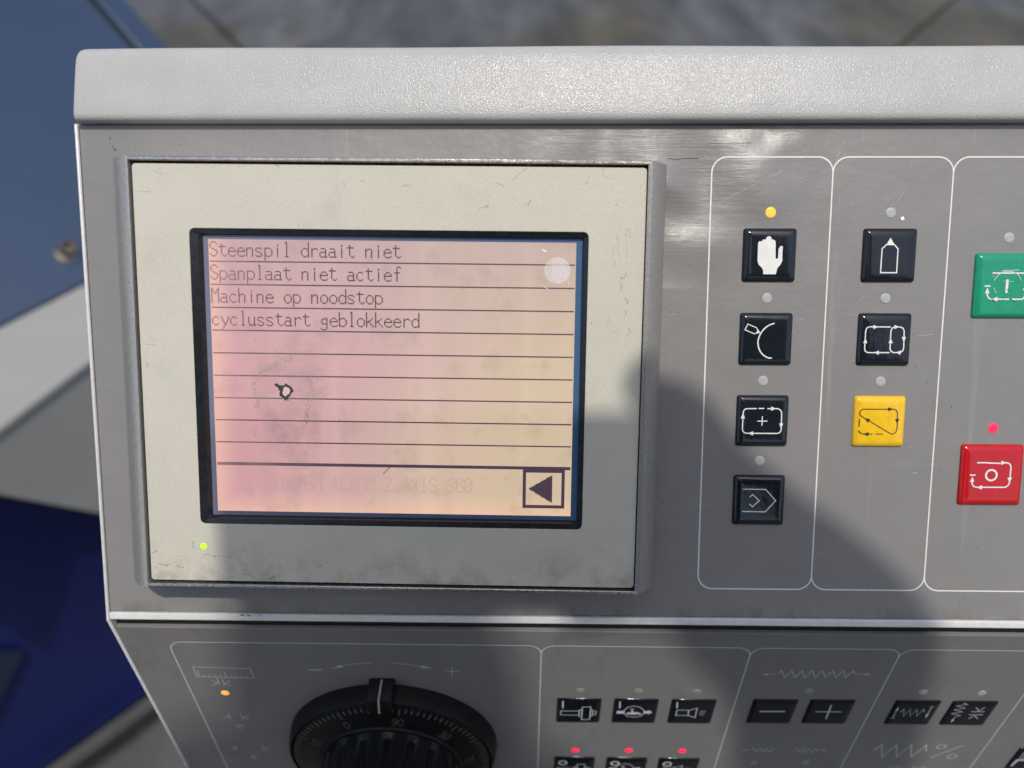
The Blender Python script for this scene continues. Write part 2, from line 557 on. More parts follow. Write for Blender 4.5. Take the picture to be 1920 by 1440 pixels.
# printed symbols and wear, traced in millimetres: s stroke, f fill, a arrowhead, c circle
ICONS = {
'hand':[('f',[(-2.01,-5.81),(-1.98,-4.73),(-2.5,-3.79),(-3.49,-2.86),(-3.87,-1.65),(-3.9,3.57),(-3.52,4.18),(-2.84,3.97),(-2.46,4.64),(-1.71,4.64),(-1.28,5.36),(-0.62,5.71),(0.01,5.36),(0.28,4.64),(1.04,4.51),(1.42,3.84),(1.58,-0.89),(1.98,-1.29),(2.34,-0.88),(2.35,1.84),(3.01,2.78),(3.66,2.6),(3.58,0.78),(3.67,-1.63),(3.26,-2.71),(2.24,-4.05),(1.86,-5.8)])],
'dress':[('s',0.4,0,[(2.18,4.94),(0.97,4.56),(-0.23,3.87),(-1.28,2.85),(-2.09,1.53),(-2.58,0.15),(-2.7,-1.09),(-2.41,-2.6),(-1.81,-3.84),(-0.94,-4.86),(0.18,-5.57),(0.96,-5.82),(1.79,-5.81)]),('s',0.27,1,[(-6.0,4.67),(-3.36,3.58),(-2.28,2.08),(-3.96,1.71),(-6.83,2.88)]),('f',[(-3.37,1.91),(-2.23,2.08),(-2.92,3.04)])],
'cycle':[('s',0.36,0,[(-5.28,4.0),(-2.16,4.02)]),('s',0.36,0,[(-1.61,4.08),(0.19,4.09)]),('s',0.36,0,[(1.16,4.04),(4.2,4.06),(4.9,3.86),(5.46,3.3),(5.65,2.66),(5.72,-2.42),(5.58,-3.13),(5.11,-3.64),(4.42,-3.82),(-5.02,-3.82),(-5.73,-3.63),(-6.25,-3.06),(-6.38,-2.41),(-6.36,2.59),(-6.2,3.35),(-5.75,3.86),(-5.28,4.0)]),('a',(3.93,4.05),(2.27,4.05),1.35),('a',(5.65,-2.23),(5.63,-0.59),1.35),('a',(-4.66,-3.82),(-2.99,-3.81),1.35),('a',(-6.42,2.59),(-6.38,0.9),1.35),('s',0.3,0,[(-1.82,0.08),(1.28,0.07)]),('s',0.3,0,[(-0.31,1.58),(-0.32,-1.41)])],
'edit':[('s',0.34,0,[(-5.5,3.8),(1.74,3.77),(5.04,0.12),(1.91,-3.53),(-5.41,-3.45)]),('s',0.34,0,[(-3.15,1.27),(-2.26,2.09),(-0.15,0.08),(-2.23,-1.91),(-3.2,-0.96)])],
'pencil':[('s',0.36,1,[(-2.79,-5.26),(-2.75,1.91),(-1.49,3.19),(0.84,3.19),(2.05,1.92),(2.08,-5.25)]),('f',[(-0.41,5.24),(-1.54,3.19),(0.9,3.19)])],
'loops':[('s',0.36,0,[(1.35,3.93),(-5.03,3.96),(-5.78,3.71),(-6.15,3.08),(-6.22,2.34),(-6.24,-2.74),(-6.0,-3.51),(-5.43,-3.92),(-4.69,-4.0),(1.44,-3.97)]),('s',0.36,1,[(1.78,3.55),(2.44,3.93),(4.2,3.94),(5.04,3.61),(5.53,2.74),(5.71,-2.55),(5.44,-3.46),(4.71,-3.9),(2.81,-3.97),(1.97,-3.64),(1.54,-2.84),(1.47,2.51)]),('a',(-2.45,3.91),(-4.0,3.91),1.3),('a',(3.93,3.94),(2.44,3.93),1.3),('a',(-6.18,0.42),(-6.15,-1.09),1.3),('a',(1.57,0.45),(1.59,-1.06),1.3),('a',(5.6,-0.77),(5.52,0.88),1.3),('a',(-3.33,-3.99),(-1.83,-3.99),1.3),('a',(3.35,-3.97),(4.85,-3.96),1.3)],
'reset':[('s',0.32,1,[(-5.42,4.01),(3.94,4.06),(4.67,3.78),(5.1,3.0),(5.33,-1.78),(5.01,-3.2),(4.43,-3.71),(3.75,-3.83),(3.04,-3.49),(-5.98,1.76),(-6.48,2.37),(-6.48,3.27),(-6.02,3.84)]),('a',(3.8,4.06),(2.15,4.05),1.3),('a',(5.22,-0.52),(5.15,1.03),1.3),('a',(-5.04,1.26),(-3.55,0.36),1.3),('s',0.3,0,[(-6.48,0.97),(-6.47,-1.57)]),('s',0.3,0,[(-6.55,-2.7),(-6.2,-3.38),(-5.38,-3.8),(-3.85,-3.85),(-2.19,-3.84)]),('a',(-5.1,-3.83),(-3.44,-3.84),1.3),('s',0.3,0,[(-1.09,-3.83),(0.98,-3.82)])],
'stop':[('s',0.42,0,[(-5.19,4.14),(-2.01,4.16)]),('s',0.42,0,[(-2.01,4.07),(2.15,3.99)]),('s',0.42,0,[(2.13,4.18),(4.06,4.2),(4.92,3.86),(5.43,3.01),(5.4,-1.99),(5.07,-3.0),(4.15,-3.69),(-4.86,-3.73),(-5.72,-3.45),(-6.25,-2.65),(-6.32,-1.79)]),('a',(3.92,4.2),(2.27,4.19),1.4),('a',(5.31,-2.22),(5.28,-0.56),1.4),('a',(-4.78,-3.79),(-3.11,-3.77),1.4),('a',(-6.35,-0.27),(-6.3,-2.02),1.4),('s',0.42,0,[(-7.16,0.18),(-5.41,0.19)]),('c',(-0.45,0.17),1.68,0.6)],
'start':[('s',0.42,0,[(-5.13,3.84),(5.01,3.82)]),('s',0.42,0,[(-7.14,-0.1),(-5.41,-0.09)]),('a',(-6.34,-0.54),(-6.24,-2.32),1.4),('s',0.42,0,[(-6.23,-2.12),(-6.1,-3.03),(-5.64,-3.73),(-4.91,-4.07),(-1.38,-4.08)]),('s',0.42,0,[(-1.17,-4.08),(0.64,-4.08)]),('s',0.42,0,[(1.35,-4.08),(4.47,-4.07),(5.13,-3.5),(5.2,-2.69),(4.92,2.55),(4.65,3.36)]),('a',(-4.65,-4.07),(-3.03,-4.07),1.4),('a',(5.17,-2.28),(5.09,-0.87),1.4),('s',0.75,0,[(-0.39,1.9),(-0.42,-2.14)])],
'start_wear':[('s',0.22,0,[(-4.45,1.52),(-3.92,2.53),(-3.0,3.54),(-2.04,4.14),(-0.65,4.35),(1.17,4.19),(2.43,3.55),(3.33,2.35),(3.73,1.24)]),('s',0.15,0,[(-5.04,3.94),(-4.83,2.53)]),('s',0.12,0,[(-1.61,1.33),(1.41,1.24)]),('s',0.2,0,[(-4.37,-0.7),(-3.99,-1.7),(-3.54,-2.21)]),('s',0.18,0,[(-2.68,4.54),(2.93,4.76)])],
'start_scuff':[('s',0.15,0,[(-4.83,-3.83),(-3.84,-4.84)]),('s',0.12,0,[(0.72,-3.81),(2.44,-5.02)]),('s',0.12,0,[(-0.5,-1.19),(0.72,-1.39)]),('s',0.1,0,[(-2.71,4.95),(-2.09,4.75)]),('s',0.12,0,[(3.43,1.14),(3.8,1.55)])],
'spindle_on':[('s',0.55,0,[(-6.01,7.35),(-5.91,2.45)]),('s',0.3,1,[(-6.58,0.73),(0.14,0.74),(0.2,-2.01),(-6.6,-2.02)]),('s',0.3,1,[(0.24,1.57),(1.12,1.58),(1.2,-2.89),(0.31,-2.91)]),('s',0.32,1,[(1.24,3.62),(4.3,3.69),(4.27,-4.91),(1.3,-4.98)]),('s',0.28,1,[(4.41,1.66),(5.23,1.54),(5.17,-2.45),(4.42,-2.33)]),('s',0.28,0,[(5.34,0.86),(6.37,0.88),(6.3,-1.59),(5.19,-1.62)])],
'coolant_on':[('s',0.55,0,[(-6.07,7.4),(-5.85,2.91)]),('f',[(-6.76,1.05),(-4.09,1.11),(-4.02,-0.67),(-6.73,-0.73)]),('f',[(3.35,1.28),(4.74,1.31),(4.74,1.99),(6.37,0.45),(4.83,-1.02),(4.8,-0.34),(3.37,-0.37)]),('s',0.3,1,[(-0.75,4.57),(1.58,3.75),(3.05,1.75),(3.28,-0.51),(2.1,-2.4),(-0.34,-3.08),(-2.61,-2.51),(-3.94,-0.67),(-4.08,1.79),(-2.86,3.79)]),('f',[(-3.18,-0.1),(-1.56,0.21),(-1.46,1.17),(-0.73,1.18),(-0.51,0.37),(1.18,0.27),(2.29,-0.53),(2.28,-1.22),(0.95,-1.11),(-0.49,-1.42),(-3.09,-1.2)]),('s',0.35,0,[(-2.08,2.38),(-0.48,2.42)]),('s',0.3,0,[(-1.28,2.4),(-1.1,1.18)])],
'horn_on':[('s',0.55,0,[(-6.24,7.38),(-5.87,3.37)]),('s',0.3,1,[(-5.69,1.95),(-1.48,2.04),(-1.22,-1.52),(-5.68,-1.62)]),('s',0.3,1,[(-1.33,2.04),(1.51,3.53),(1.56,-2.98),(-1.14,-1.52)]),('s',0.2,0,[(2.74,1.32),(4.88,1.64)]),('s',0.2,0,[(2.73,0.15),(4.73,0.2)]),('s',0.2,0,[(2.8,-0.88),(4.58,-1.25)])],
'minus':[('s',0.75,0,[(-4.94,1.03),(4.28,1.23)])],
'plus':[('s',0.5,0,[(-4.98,1.15),(4.34,1.23)]),('s',0.6,0,[(-0.42,5.78),(-0.09,-3.7)])],
'spring_main':[('s',0.28,0,[(92.55,-27.52),(93.43,-25.38),(95.32,-29.6),(96.9,-25.32),(98.88,-29.53),(100.46,-25.25),(102.31,-29.46),(103.98,-25.18),(105.87,-29.39),(107.5,-25.11),(109.39,-29.32),(110.99,-25.04),(112.94,-29.25),(114.51,-24.97),(116.36,-29.18),(117.95,-24.91),(119.01,-27.0)]),('s',0.25,0,[(88.76,-27.71),(91.58,-27.65)]),('a',(86.83,-27.75),(89.09,-27.7),0.95),('s',0.25,0,[(119.67,-26.98),(122.47,-26.93)]),('a',(124.73,-26.94),(122.47,-26.93),0.95)],
'spring_small':[('s',0.28,0,[(93.19,-78.73),(93.74,-78.27),(95.42,-81.27),(96.25,-78.36),(97.77,-81.21),(98.58,-78.3),(100.17,-81.22),(101.17,-78.23),(101.95,-78.95)]),('s',0.22,0,[(90.64,-79.68),(92.47,-79.49)]),('a',(89.28,-79.79),(91.0,-79.6),0.8),('s',0.28,0,[(109.73,-78.76),(110.33,-78.15),(111.92,-80.92),(112.77,-78.09),(114.33,-81.01),(115.13,-78.03),(116.78,-80.95),(117.68,-78.11),(118.48,-79.13)]),('s',0.22,0,[(118.51,-79.27),(120.73,-79.22)]),('a',(122.34,-79.25),(120.54,-79.22),0.8)],
'jog':[('s',0.26,0,[(-4.98,1.24),(-4.3,3.42),(-3.02,-1.38),(-1.96,3.47),(-0.65,-1.33),(0.39,3.52),(1.71,-1.27),(2.7,3.45),(3.61,1.43)]),('s',0.26,0,[(-6.6,-2.81),(-6.69,3.18)]),('a',(-6.69,4.97),(-6.64,2.29),1.1),('s',0.26,0,[(-7.5,-2.71),(-5.74,-2.85)]),('s',0.26,0,[(5.18,5.23),(5.22,-1.07)]),('a',(5.21,-2.54),(5.18,0.14),1.1),('s',0.26,0,[(4.34,5.27),(5.89,5.19)])],
'gap':[('s',0.26,0,[(-4.81,7.81),(-3.06,6.97),(-6.64,5.83),(-2.97,4.49),(-6.6,3.34),(-2.94,1.98),(-6.56,0.82),(-2.94,-0.56),(-4.64,-1.2)]),('s',0.24,0,[(-4.65,-1.57),(-4.72,-3.59)]),('a',(-4.86,-5.26),(-4.74,-3.16),1.0),('s',0.34,0,[(-0.14,2.28),(4.79,2.39)]),('s',0.34,0,[(-0.17,0.11),(4.79,0.23)]),('s',0.26,0,[(0.56,5.16),(2.5,2.82),(3.83,5.23)]),('s',0.26,0,[(0.64,-2.67),(2.04,-0.32),(4.03,-2.59)])],
'override':[('s',0.5,0,[(140.36,-78.83),(141.97,-74.33),(144.71,-83.81),(147.55,-74.19),(150.4,-83.66),(153.2,-74.05),(156.02,-83.52),(158.94,-74.04),(160.19,-78.73)]),('s',0.4,0,[(163.65,-83.88),(172.85,-74.1)]),('s',0.35,1,[(163.21,-75.07),(163.72,-74.06),(165.09,-73.62),(166.34,-74.12),(166.68,-75.32),(166.03,-76.42),(164.82,-76.85),(163.65,-76.21)]),('s',0.35,1,[(169.73,-82.47),(170.17,-81.36),(171.66,-80.9),(172.87,-81.42),(173.21,-82.8),(172.48,-83.79),(171.26,-84.24),(170.17,-83.57)])],
'ruler':[('s',0.25,1,[(-112.21,-27.03),(-92.11,-27.81),(-92.03,-33.74),(-112.26,-33.07)]),('s',0.2,0,[(-111.08,-29.23),(-111.34,-32.99)]),('s',0.2,0,[(-109.44,-31.44),(-109.46,-33.2)]),('s',0.2,0,[(-107.55,-31.59),(-107.56,-33.29)]),('s',0.2,0,[(-105.65,-31.74),(-105.66,-33.38)]),('s',0.2,0,[(-103.76,-31.89),(-103.76,-33.47)]),('s',0.2,0,[(-99.96,-32.19),(-99.96,-33.64)]),('s',0.2,0,[(-98.06,-32.35),(-98.06,-33.73)]),('s',0.2,0,[(-96.17,-32.5),(-96.16,-33.82)]),('s',0.2,0,[(-94.27,-32.65),(-94.26,-33.91)]),('s',0.2,0,[(-101.73,-29.54),(-101.8,-33.3)]),('s',0.28,0,[(-105.37,-33.82),(-105.45,-38.29)]),('s',0.25,0,[(-107.98,-35.33),(-105.81,-36.82),(-108.08,-38.67)]),('s',0.28,0,[(-103.64,-34.22),(-103.67,-38.45)]),('s',0.25,0,[(-101.08,-35.44),(-103.65,-37.61),(-101.22,-38.53)]),('s',0.25,0,[(-106.75,-56.95),(-106.78,-61.48)]),('s',0.25,0,[(-109.33,-58.27),(-107.03,-59.78),(-109.34,-61.47)]),('s',0.25,0,[(-102.09,-57.27),(-102.13,-61.66)]),('s',0.25,0,[(-99.55,-58.62),(-101.84,-60.37),(-99.56,-61.6)]),('s',0.25,0,[(-109.57,-80.8),(-109.55,-85.09)]),('s',0.25,0,[(-111.95,-81.63),(-109.83,-83.14),(-112.05,-85.15)]),('s',0.25,0,[(-98.96,-80.77),(-99.05,-85.61)]),('s',0.25,0,[(-96.6,-82.03),(-98.84,-83.64),(-96.77,-85.24)]),('s',0.5,0,[(-71.63,-28.03),(-66.58,-27.99)]),('s',0.25,0,[(-59.06,-25.28),(-56.15,-24.49),(-51.85,-23.69),(-48.93,-23.51)]),('a',(-63.23,-26.89),(-59.25,-25.4),1.5)],
'dial_print':[('s',0.25,0,[(-41.82,-23.38),(-38.38,-23.79),(-34.95,-24.45),(-31.53,-25.36)]),('a',(-27.59,-26.38),(-31.52,-25.24),1.5),('s',0.25,0,[(-23.37,-27.89),(-18.39,-28.04)]),('s',0.25,0,[(-20.95,-25.28),(-21.08,-30.95)])],
'scratch_light':[('s',0.12,0,[(57.9,53.3),(69.54,59.4),(81.62,65.46)]),('s',0.12,0,[(99.93,74.32),(97.76,68.34)]),('s',0.14,0,[(102.63,76.39),(100.18,69.9)]),('s',0.08,0,[(105.39,78.97),(105.66,71.72)]),('s',0.1,0,[(138.79,77.4),(138.33,73.01)]),('s',0.12,0,[(138.64,65.48),(139.75,68.34)]),('s',0.1,0,[(120.1,68.6),(120.04,65.47)]),('s',0.1,0,[(119.52,61.28),(116.19,54.96)]),('s',0.1,0,[(60.06,53.3),(64.36,53.84)]),('s',0.08,0,[(83.98,60.73),(90.28,63.36)]),('s',0.08,0,[(53.5,72.77),(71.64,73.55)]),('s',0.08,0,[(81.4,70.16),(95.15,72.24)]),('s',0.08,0,[(143.74,74.82),(142.11,68.6)]),('s',0.08,0,[(67.75,63.88),(73.99,68.59)]),('s',0.08,0,[(69.94,62.83),(77.27,67.03)])],
'scratch_light2':[('s',0.12,0,[(125.54,15.6),(130.42,16.17)]),('s',0.1,0,[(106.9,25.95),(110.44,30.31)]),('s',0.2,0,[(126.68,-28.02),(128.32,-27.58)]),('s',0.12,0,[(124.86,-19.58),(126.49,-18.99)])],
'scratch_light3':[('s',0.15,0,[(46.64,20.99),(50.32,22.24)]),('s',0.1,0,[(46.24,24.39),(48.68,25.63)]),('s',0.15,0,[(126.6,-27.98),(128.13,-27.51)]),('s',0.12,0,[(88.0,21.13),(90.82,20.22)]),('s',0.1,0,[(85.48,15.86),(87.89,17.11)])],
'speck_dark':[('s',0.35,0,[(129.4,1.26),(129.68,1.26)]),('s',0.3,0,[(137.46,-6.38),(137.76,-6.66)]),('s',0.15,0,[(125.24,5.86),(125.77,6.14)]),('s',0.2,0,[(142.93,19.29),(143.09,19.29)]),('s',0.18,0,[(130.79,22.42),(130.96,22.42)]),('s',0.15,0,[(138.78,-1.04),(138.94,-1.04)]),('s',0.2,0,[(136.5,-1.84),(136.66,-1.84)])],
'speck_dark2':[('s',0.4,0,[(148.94,-52.39),(149.22,-52.39)]),('s',0.4,0,[(146.39,-69.5),(146.62,-69.5)])],
'speck_dark3':[('s',0.35,0,[(55.09,-60.02),(55.29,-60.08)]),('s',0.3,0,[(58.16,-35.25),(58.35,-35.31)]),('s',0.2,0,[(48.23,-37.88),(48.38,-38.41)]),('s',0.3,0,[(96.32,-36.73),(96.58,-36.79)]),('s',0.2,0,[(43.18,23.14),(43.33,22.21)])],
'crack_dark':[('s',0.2,0,[(-122.95,75.45),(-123.12,74.54)]),('s',0.45,0,[(-123.15,74.11),(-122.61,73.26)]),('s',0.35,0,[(-122.1,71.83),(-121.42,71.34)]),('s',0.12,0,[(-122.5,73.11),(-122.05,71.83)]),('s',0.12,0,[(-102.24,73.25),(-101.52,72.82)]),('s',0.2,0,[(-115.44,71.97),(-115.21,71.91)])],
'tape_edge':[('s',0.18,0,[(46.78,68.98),(50.48,68.75),(51.48,69.05),(56.33,69.12)]),('s',0.12,0,[(59.03,73.48),(72.04,73.61)])],
'lower_speck':[('s',0.5,0,[(161.11,-10.75),(161.34,-10.75)]),('s',0.4,0,[(163.69,-34.58),(163.88,-34.57)]),('s',0.5,0,[(187.46,-64.44),(187.9,-64.56)]),('s',0.3,0,[(188.54,-64.67),(188.77,-64.92)]),('s',0.3,0,[(189.92,-65.67),(190.11,-65.79)]),('s',0.3,0,[(190.45,-68.51),(190.63,-68.64)]),('s',0.3,0,[(192.35,-68.6),(192.53,-68.72)]),('s',0.3,0,[(168.85,-40.97),(169.02,-41.09)]),('s',0.4,0,[(170.91,-41.28),(171.1,-41.27)]),('s',0.3,0,[(173.24,-36.87),(173.51,-37.09)]),('s',0.35,0,[(177.98,-77.74),(178.17,-77.87)]),('s',0.25,0,[(147.68,-25.64),(148.23,-25.85)])],
'film_dirt':[('s',0.16,0,[(5.39,65.56),(2.57,63.15),(0.0,60.89)]),('s',0.3,0,[(5.24,65.41),(4.62,64.91)]),('s',0.16,0,[(-4.65,60.13),(-2.32,59.38)]),('s',0.12,0,[(0.28,56.09),(2.61,54.58),(4.69,53.82),(5.45,55.34)]),('s',0.2,0,[(4.58,53.82),(5.2,54.17)]),('s',0.25,0,[(29.62,61.26),(30.66,60.55)]),('s',0.1,0,[(26.46,65.41),(26.36,62.41),(27.81,61.66),(29.61,61.41)]),('s',0.12,0,[(-32.11,59.36),(-28.99,59.61)]),('s',0.15,0,[(-44.28,61.12),(-43.0,60.36)]),('s',0.15,0,[(-49.5,60.1),(-48.74,59.34),(-47.92,60.86)]),('s',0.12,0,[(-9.83,52.79),(-6.72,53.55),(-8.27,54.06)]),('s',0.15,0,[(30.01,54.1),(30.79,53.85)]),('s',0.1,0,[(33.77,47.5),(34.57,46.48),(34.35,44.7),(33.29,45.46),(33.88,47.25)]),('s',0.1,0,[(30.71,45.2),(31.24,44.69),(30.83,44.18),(30.51,44.84)]),('s',0.1,0,[(22.36,65.16),(21.92,60.15),(19.61,59.64)]),('s',0.1,0,[(31.25,43.92),(31.04,41.36),(31.87,38.79)])],
'film_dirt2':[('s',0.1,0,[(30.3,42.53),(29.73,40.6),(29.16,38.92),(30.28,37.47),(30.19,36.02)]),('s',0.22,0,[(32.21,32.75),(33.06,33.12),(33.6,33.97),(33.64,34.7)]),('s',0.3,0,[(32.09,32.75),(32.41,32.63)]),('s',0.12,0,[(29.51,33.11),(29.43,31.16)]),('s',0.14,0,[(32.28,31.66),(32.28,29.47)]),('s',0.12,0,[(29.47,28.73),(29.3,27.51)]),('s',0.22,0,[(33.43,27.28),(33.93,26.54),(34.18,25.32)]),('s',0.2,0,[(33.75,23.61),(33.64,22.87),(34.02,22.5)]),('s',0.15,0,[(33.42,21.76),(33.7,22.38)]),('s',0.1,0,[(28.87,21.38),(28.42,19.41)]),('s',0.15,0,[(34.48,18.2),(35.12,17.21),(35.01,16.47),(34.28,15.85)]),('s',0.1,0,[(30.19,16.95),(31.06,16.75),(31.74,17.0),(31.81,18.68)]),('s',0.4,0,[(23.55,19.73),(23.8,19.64)]),('s',0.1,0,[(33.68,38.44),(33.76,40.13),(33.49,41.33)])],
'film_dirt3':[('s',0.2,0,[(-110.09,-55.32),(-107.87,-56.12),(-106.11,-55.86),(-104.38,-56.09),(-101.97,-56.79)]),('s',0.12,0,[(-111.05,-56.87),(-109.98,-56.5)]),('s',0.25,0,[(-101.94,-52.67),(-101.04,-52.12),(-100.35,-52.15)]),('s',0.2,0,[(-104.04,-52.97),(-103.23,-52.68)]),('s',0.25,0,[(-97.76,-52.63),(-96.68,-51.83)]),('s',0.25,0,[(-95.51,-52.68),(-93.6,-52.66)]),('s',0.22,0,[(-92.92,-53.01),(-90.65,-52.92)]),('s',0.2,0,[(-89.96,-52.99),(-87.37,-53.25),(-86.64,-52.35),(-85.39,-51.62)]),('s',0.2,0,[(-83.3,-51.36),(-82.41,-50.88)]),('s',0.25,0,[(-96.09,-57.63),(-95.03,-57.44),(-94.19,-57.98)]),('s',0.2,0,[(-91.07,-58.31),(-90.69,-57.65)]),('s',0.18,0,[(-111.5,-52.39),(-110.77,-51.74),(-109.98,-51.31)]),('s',0.22,0,[(-75.67,-60.68),(-73.89,-59.51),(-72.52,-60.29)]),('s',0.2,0,[(-60.24,-56.23),(-58.84,-55.78)]),('s',0.3,0,[(-98.56,-48.17),(-98.74,-50.49)]),('s',0.2,0,[(-83.25,-58.66),(-81.18,-59.11),(-78.46,-60.89)])],
'film_dirt4':[('s',0.12,0,[(-108.01,14.89),(-107.16,14.27),(-107.57,13.64),(-108.67,14.27)]),('s',0.14,0,[(-109.51,12.88),(-106.87,12.77)]),('s',0.12,0,[(-110.97,7.22),(-109.62,6.47),(-109.94,7.48)]),('s',0.22,0,[(-112.03,2.8),(-112.05,3.81),(-111.68,4.44),(-110.74,4.57)]),('s',0.15,0,[(-111.16,19.3),(-111.04,19.25)]),('s',0.12,0,[(-110.58,-3.93),(-110.08,-3.98)])],
'film_dirt5':[('s',0.14,0,[(-79.82,64.73),(-77.72,65.14)]),('s',0.14,0,[(-69.11,65.64),(-67.84,64.64)]),('s',0.14,0,[(-105.91,65.13),(-104.44,63.36),(-101.85,62.86)]),('s',0.14,0,[(-109.49,57.52),(-106.32,57.78)]),('s',0.16,0,[(-57.14,57.06),(-54.52,57.31),(-52.69,57.57)]),('s',0.2,0,[(-62.78,48.63),(-62.66,47.61)])],
'burn':[('f',[(-72.09,0.95),(-71.2,1.1),(-70.22,0.32),(-69.44,0.32),(-69.06,0.86),(-68.18,0.76),(-67.37,0.33),(-66.79,-0.38),(-66.46,-1.27),(-66.85,-2.17),(-67.69,-2.96),(-68.22,-3.61),(-67.99,-4.33),(-68.59,-4.05),(-69.25,-4.52),(-69.15,-3.8),(-69.92,-3.26),(-70.61,-2.73),(-70.51,-1.83),(-70.91,-0.94),(-71.52,-0.12)])],
'burn_hole':[('f',[(-69.38,-0.39),(-68.54,-0.03),(-67.74,-0.45),(-67.33,-1.16),(-67.65,-2.17),(-68.38,-2.6),(-68.9,-3.11),(-69.52,-2.54),(-69.78,-1.82),(-69.47,-1.1)])],
'stain_edge':[('s',0.25,0,[(-78.86,1.17),(-77.19,2.78),(-74.63,4.75),(-71.72,6.54),(-68.82,8.15),(-65.96,8.59)]),('s',0.3,0,[(-61.56,-4.3),(-62.16,-6.46),(-62.76,-8.62),(-63.06,-12.6)]),('s',0.2,0,[(-78.68,1.35),(-78.43,-1.51),(-77.47,-4.38),(-77.91,-6.54)]),('s',0.2,0,[(-61.88,2.86),(-60.71,0.36),(-60.98,-2.86),(-61.56,-4.3)])],
'spots':[('s',0.35,0,[(-79.11,-5.25),(-78.93,-5.29)]),('s',0.35,0,[(-78.68,-15.38),(-78.54,-15.41)]),('s',0.35,0,[(-71.73,-12.03),(-71.59,-12.1)]),('s',0.4,0,[(-52.61,-10.19),(-52.47,-10.22)]),('s',0.3,0,[(-74.15,-6.52),(-74.08,-6.52)]),('s',0.3,0,[(-72.55,-6.8),(-72.48,-6.87)]),('s',0.3,0,[(-44.21,-10.53),(-44.11,-10.53)]),('s',0.3,0,[(-77.47,14.2),(-77.36,14.16)]),('s',0.2,0,[(-39.51,-27.03),(-36.94,-24.45)])],
'nick':[('s',0.5,0,[(8.97,41.17),(10.29,40.65)]),('s',0.15,0,[(9.59,30.21),(10.91,29.69)]),('s',0.15,0,[(16.7,32.07),(16.98,31.02)])],
}

# ================================================================== the floor and the machine (setting)
def slab(name, pts, nrm, th, mat, parent=None, bevel=0, frame=None):
    """plate of thickness th behind a polygon given in world metres"""
    nrm = Vector(nrm).normalized()
    b = MB()
    n = len(pts)
    vs_ = [tuple(p) for p in pts] + [tuple(Vector(p) - nrm * th) for p in pts]
    b.add(vs_, [tuple(range(n)), tuple(range(2 * n - 1, n - 1, -1))] + [(n + i, n + (i + 1) % n, (i + 1) % n, i) for i in range(n)])
    return b.build(name, mat, parent, frame if frame is not None else Matrix(), scale=1.0, bevel=bevel)


def ray_line(a, b, t):
    return Vector(a) + (Vector(b) - Vector(a)) * t


ground = MB().add([(-14, -8, GZ - .03), (14, -8, GZ - .03), (14, 20, GZ - .03), (-14, 20, GZ - .03)], [(0, 1, 2, 3)]).build('ground', 'joint_fill', scale=1.0)
tag(ground, kind='structure')
# concrete bays cast between open joints
jA = (Vector((-2.47, 5.853)), Vector((-1.754, 4.647)))
jB = (Vector((3.098, 5.779)), Vector((2.293, 4.671)))


def on(j, y):
    d = j[1] - j[0]
    return j[0] + d * ((y - j[0].y) / d.y)


g = .018
yA, yB = 20.0, 1.2
A0, A1 = on(jA, yA), on(jA, yB)
B0, B1 = on(jB, yA), on(jB, yB)
tX = (A0.x - B0.x) / ((A0.x - B0.x) + (B1.x - A1.x))
X_ = A0.lerp(A1, tX)                            # where the two joints meet
bays = [
    [(-14, yA), (-14, yB + g), (X_.x - g, yB + g), (X_.x - g, X_.y), (A0.x - g, yA)],
    [(A0.x + g, yA), (X_.x, X_.y + 2 * g), (B0.x - g, yA)],
    [(B0.x + g, yA), (X_.x + g, X_.y), (X_.x + g, yB + g), (14, yB + g), (14, yA)],
]
for p in bays:
    slab('concrete_slab', [(x, y, GZ) for x, y in p], (0, 0, 1), .028, 'concrete', ground)
# near bay stops short of the machine's plinth
e0, e1 = Vector((-.676, .528)), Vector((-.818, .379))
ed = (e0 - e1).normalized()
en = Vector((ed.y, -ed.x))                      # out of the machine, towards the console
q0, q1 = e1 - ed * 4 + en * .055, e0 + ed * .55 + en * .055
slab('concrete_slab', [(q0.x, q0.y, GZ), (14, -8, GZ), (14, yB - g, GZ), (q1.x + .35, yB - g, GZ), (q1.x, q1.y, GZ)], (0, 0, 1), .028, 'concrete', ground)

mach = empty('grinding_machine', Matrix.Translation((-.75, .45, GZ)))
tag(mach, 'large machine behind the console with slate cover, white panel and dark blue base', 'machine')
ZL = .75 + GZ
# blue base wall and its plinth
w0, w1 = e1 - ed * 1.2, e0 + ed * .42
nb3 = (en.x, en.y, 0)
slab('base', [(w0.x, w0.y, GZ + .012), (w1.x, w1.y, GZ + .012), (w1.x, w1.y, ZL - .03), (w0.x, w0.y, ZL - .03)], nb3, .5, 'machine_blue', mach, .006)
k0, k1 = w0 + en * .024, w1 + en * .024
slab('plinth', [(k0.x, k0.y, GZ + .01), (k1.x, k1.y, GZ + .01), (w1.x, w1.y, GZ + .01), (w0.x, w0.y, GZ + .01)], (0, 0, 1), .02, 'concrete', mach)
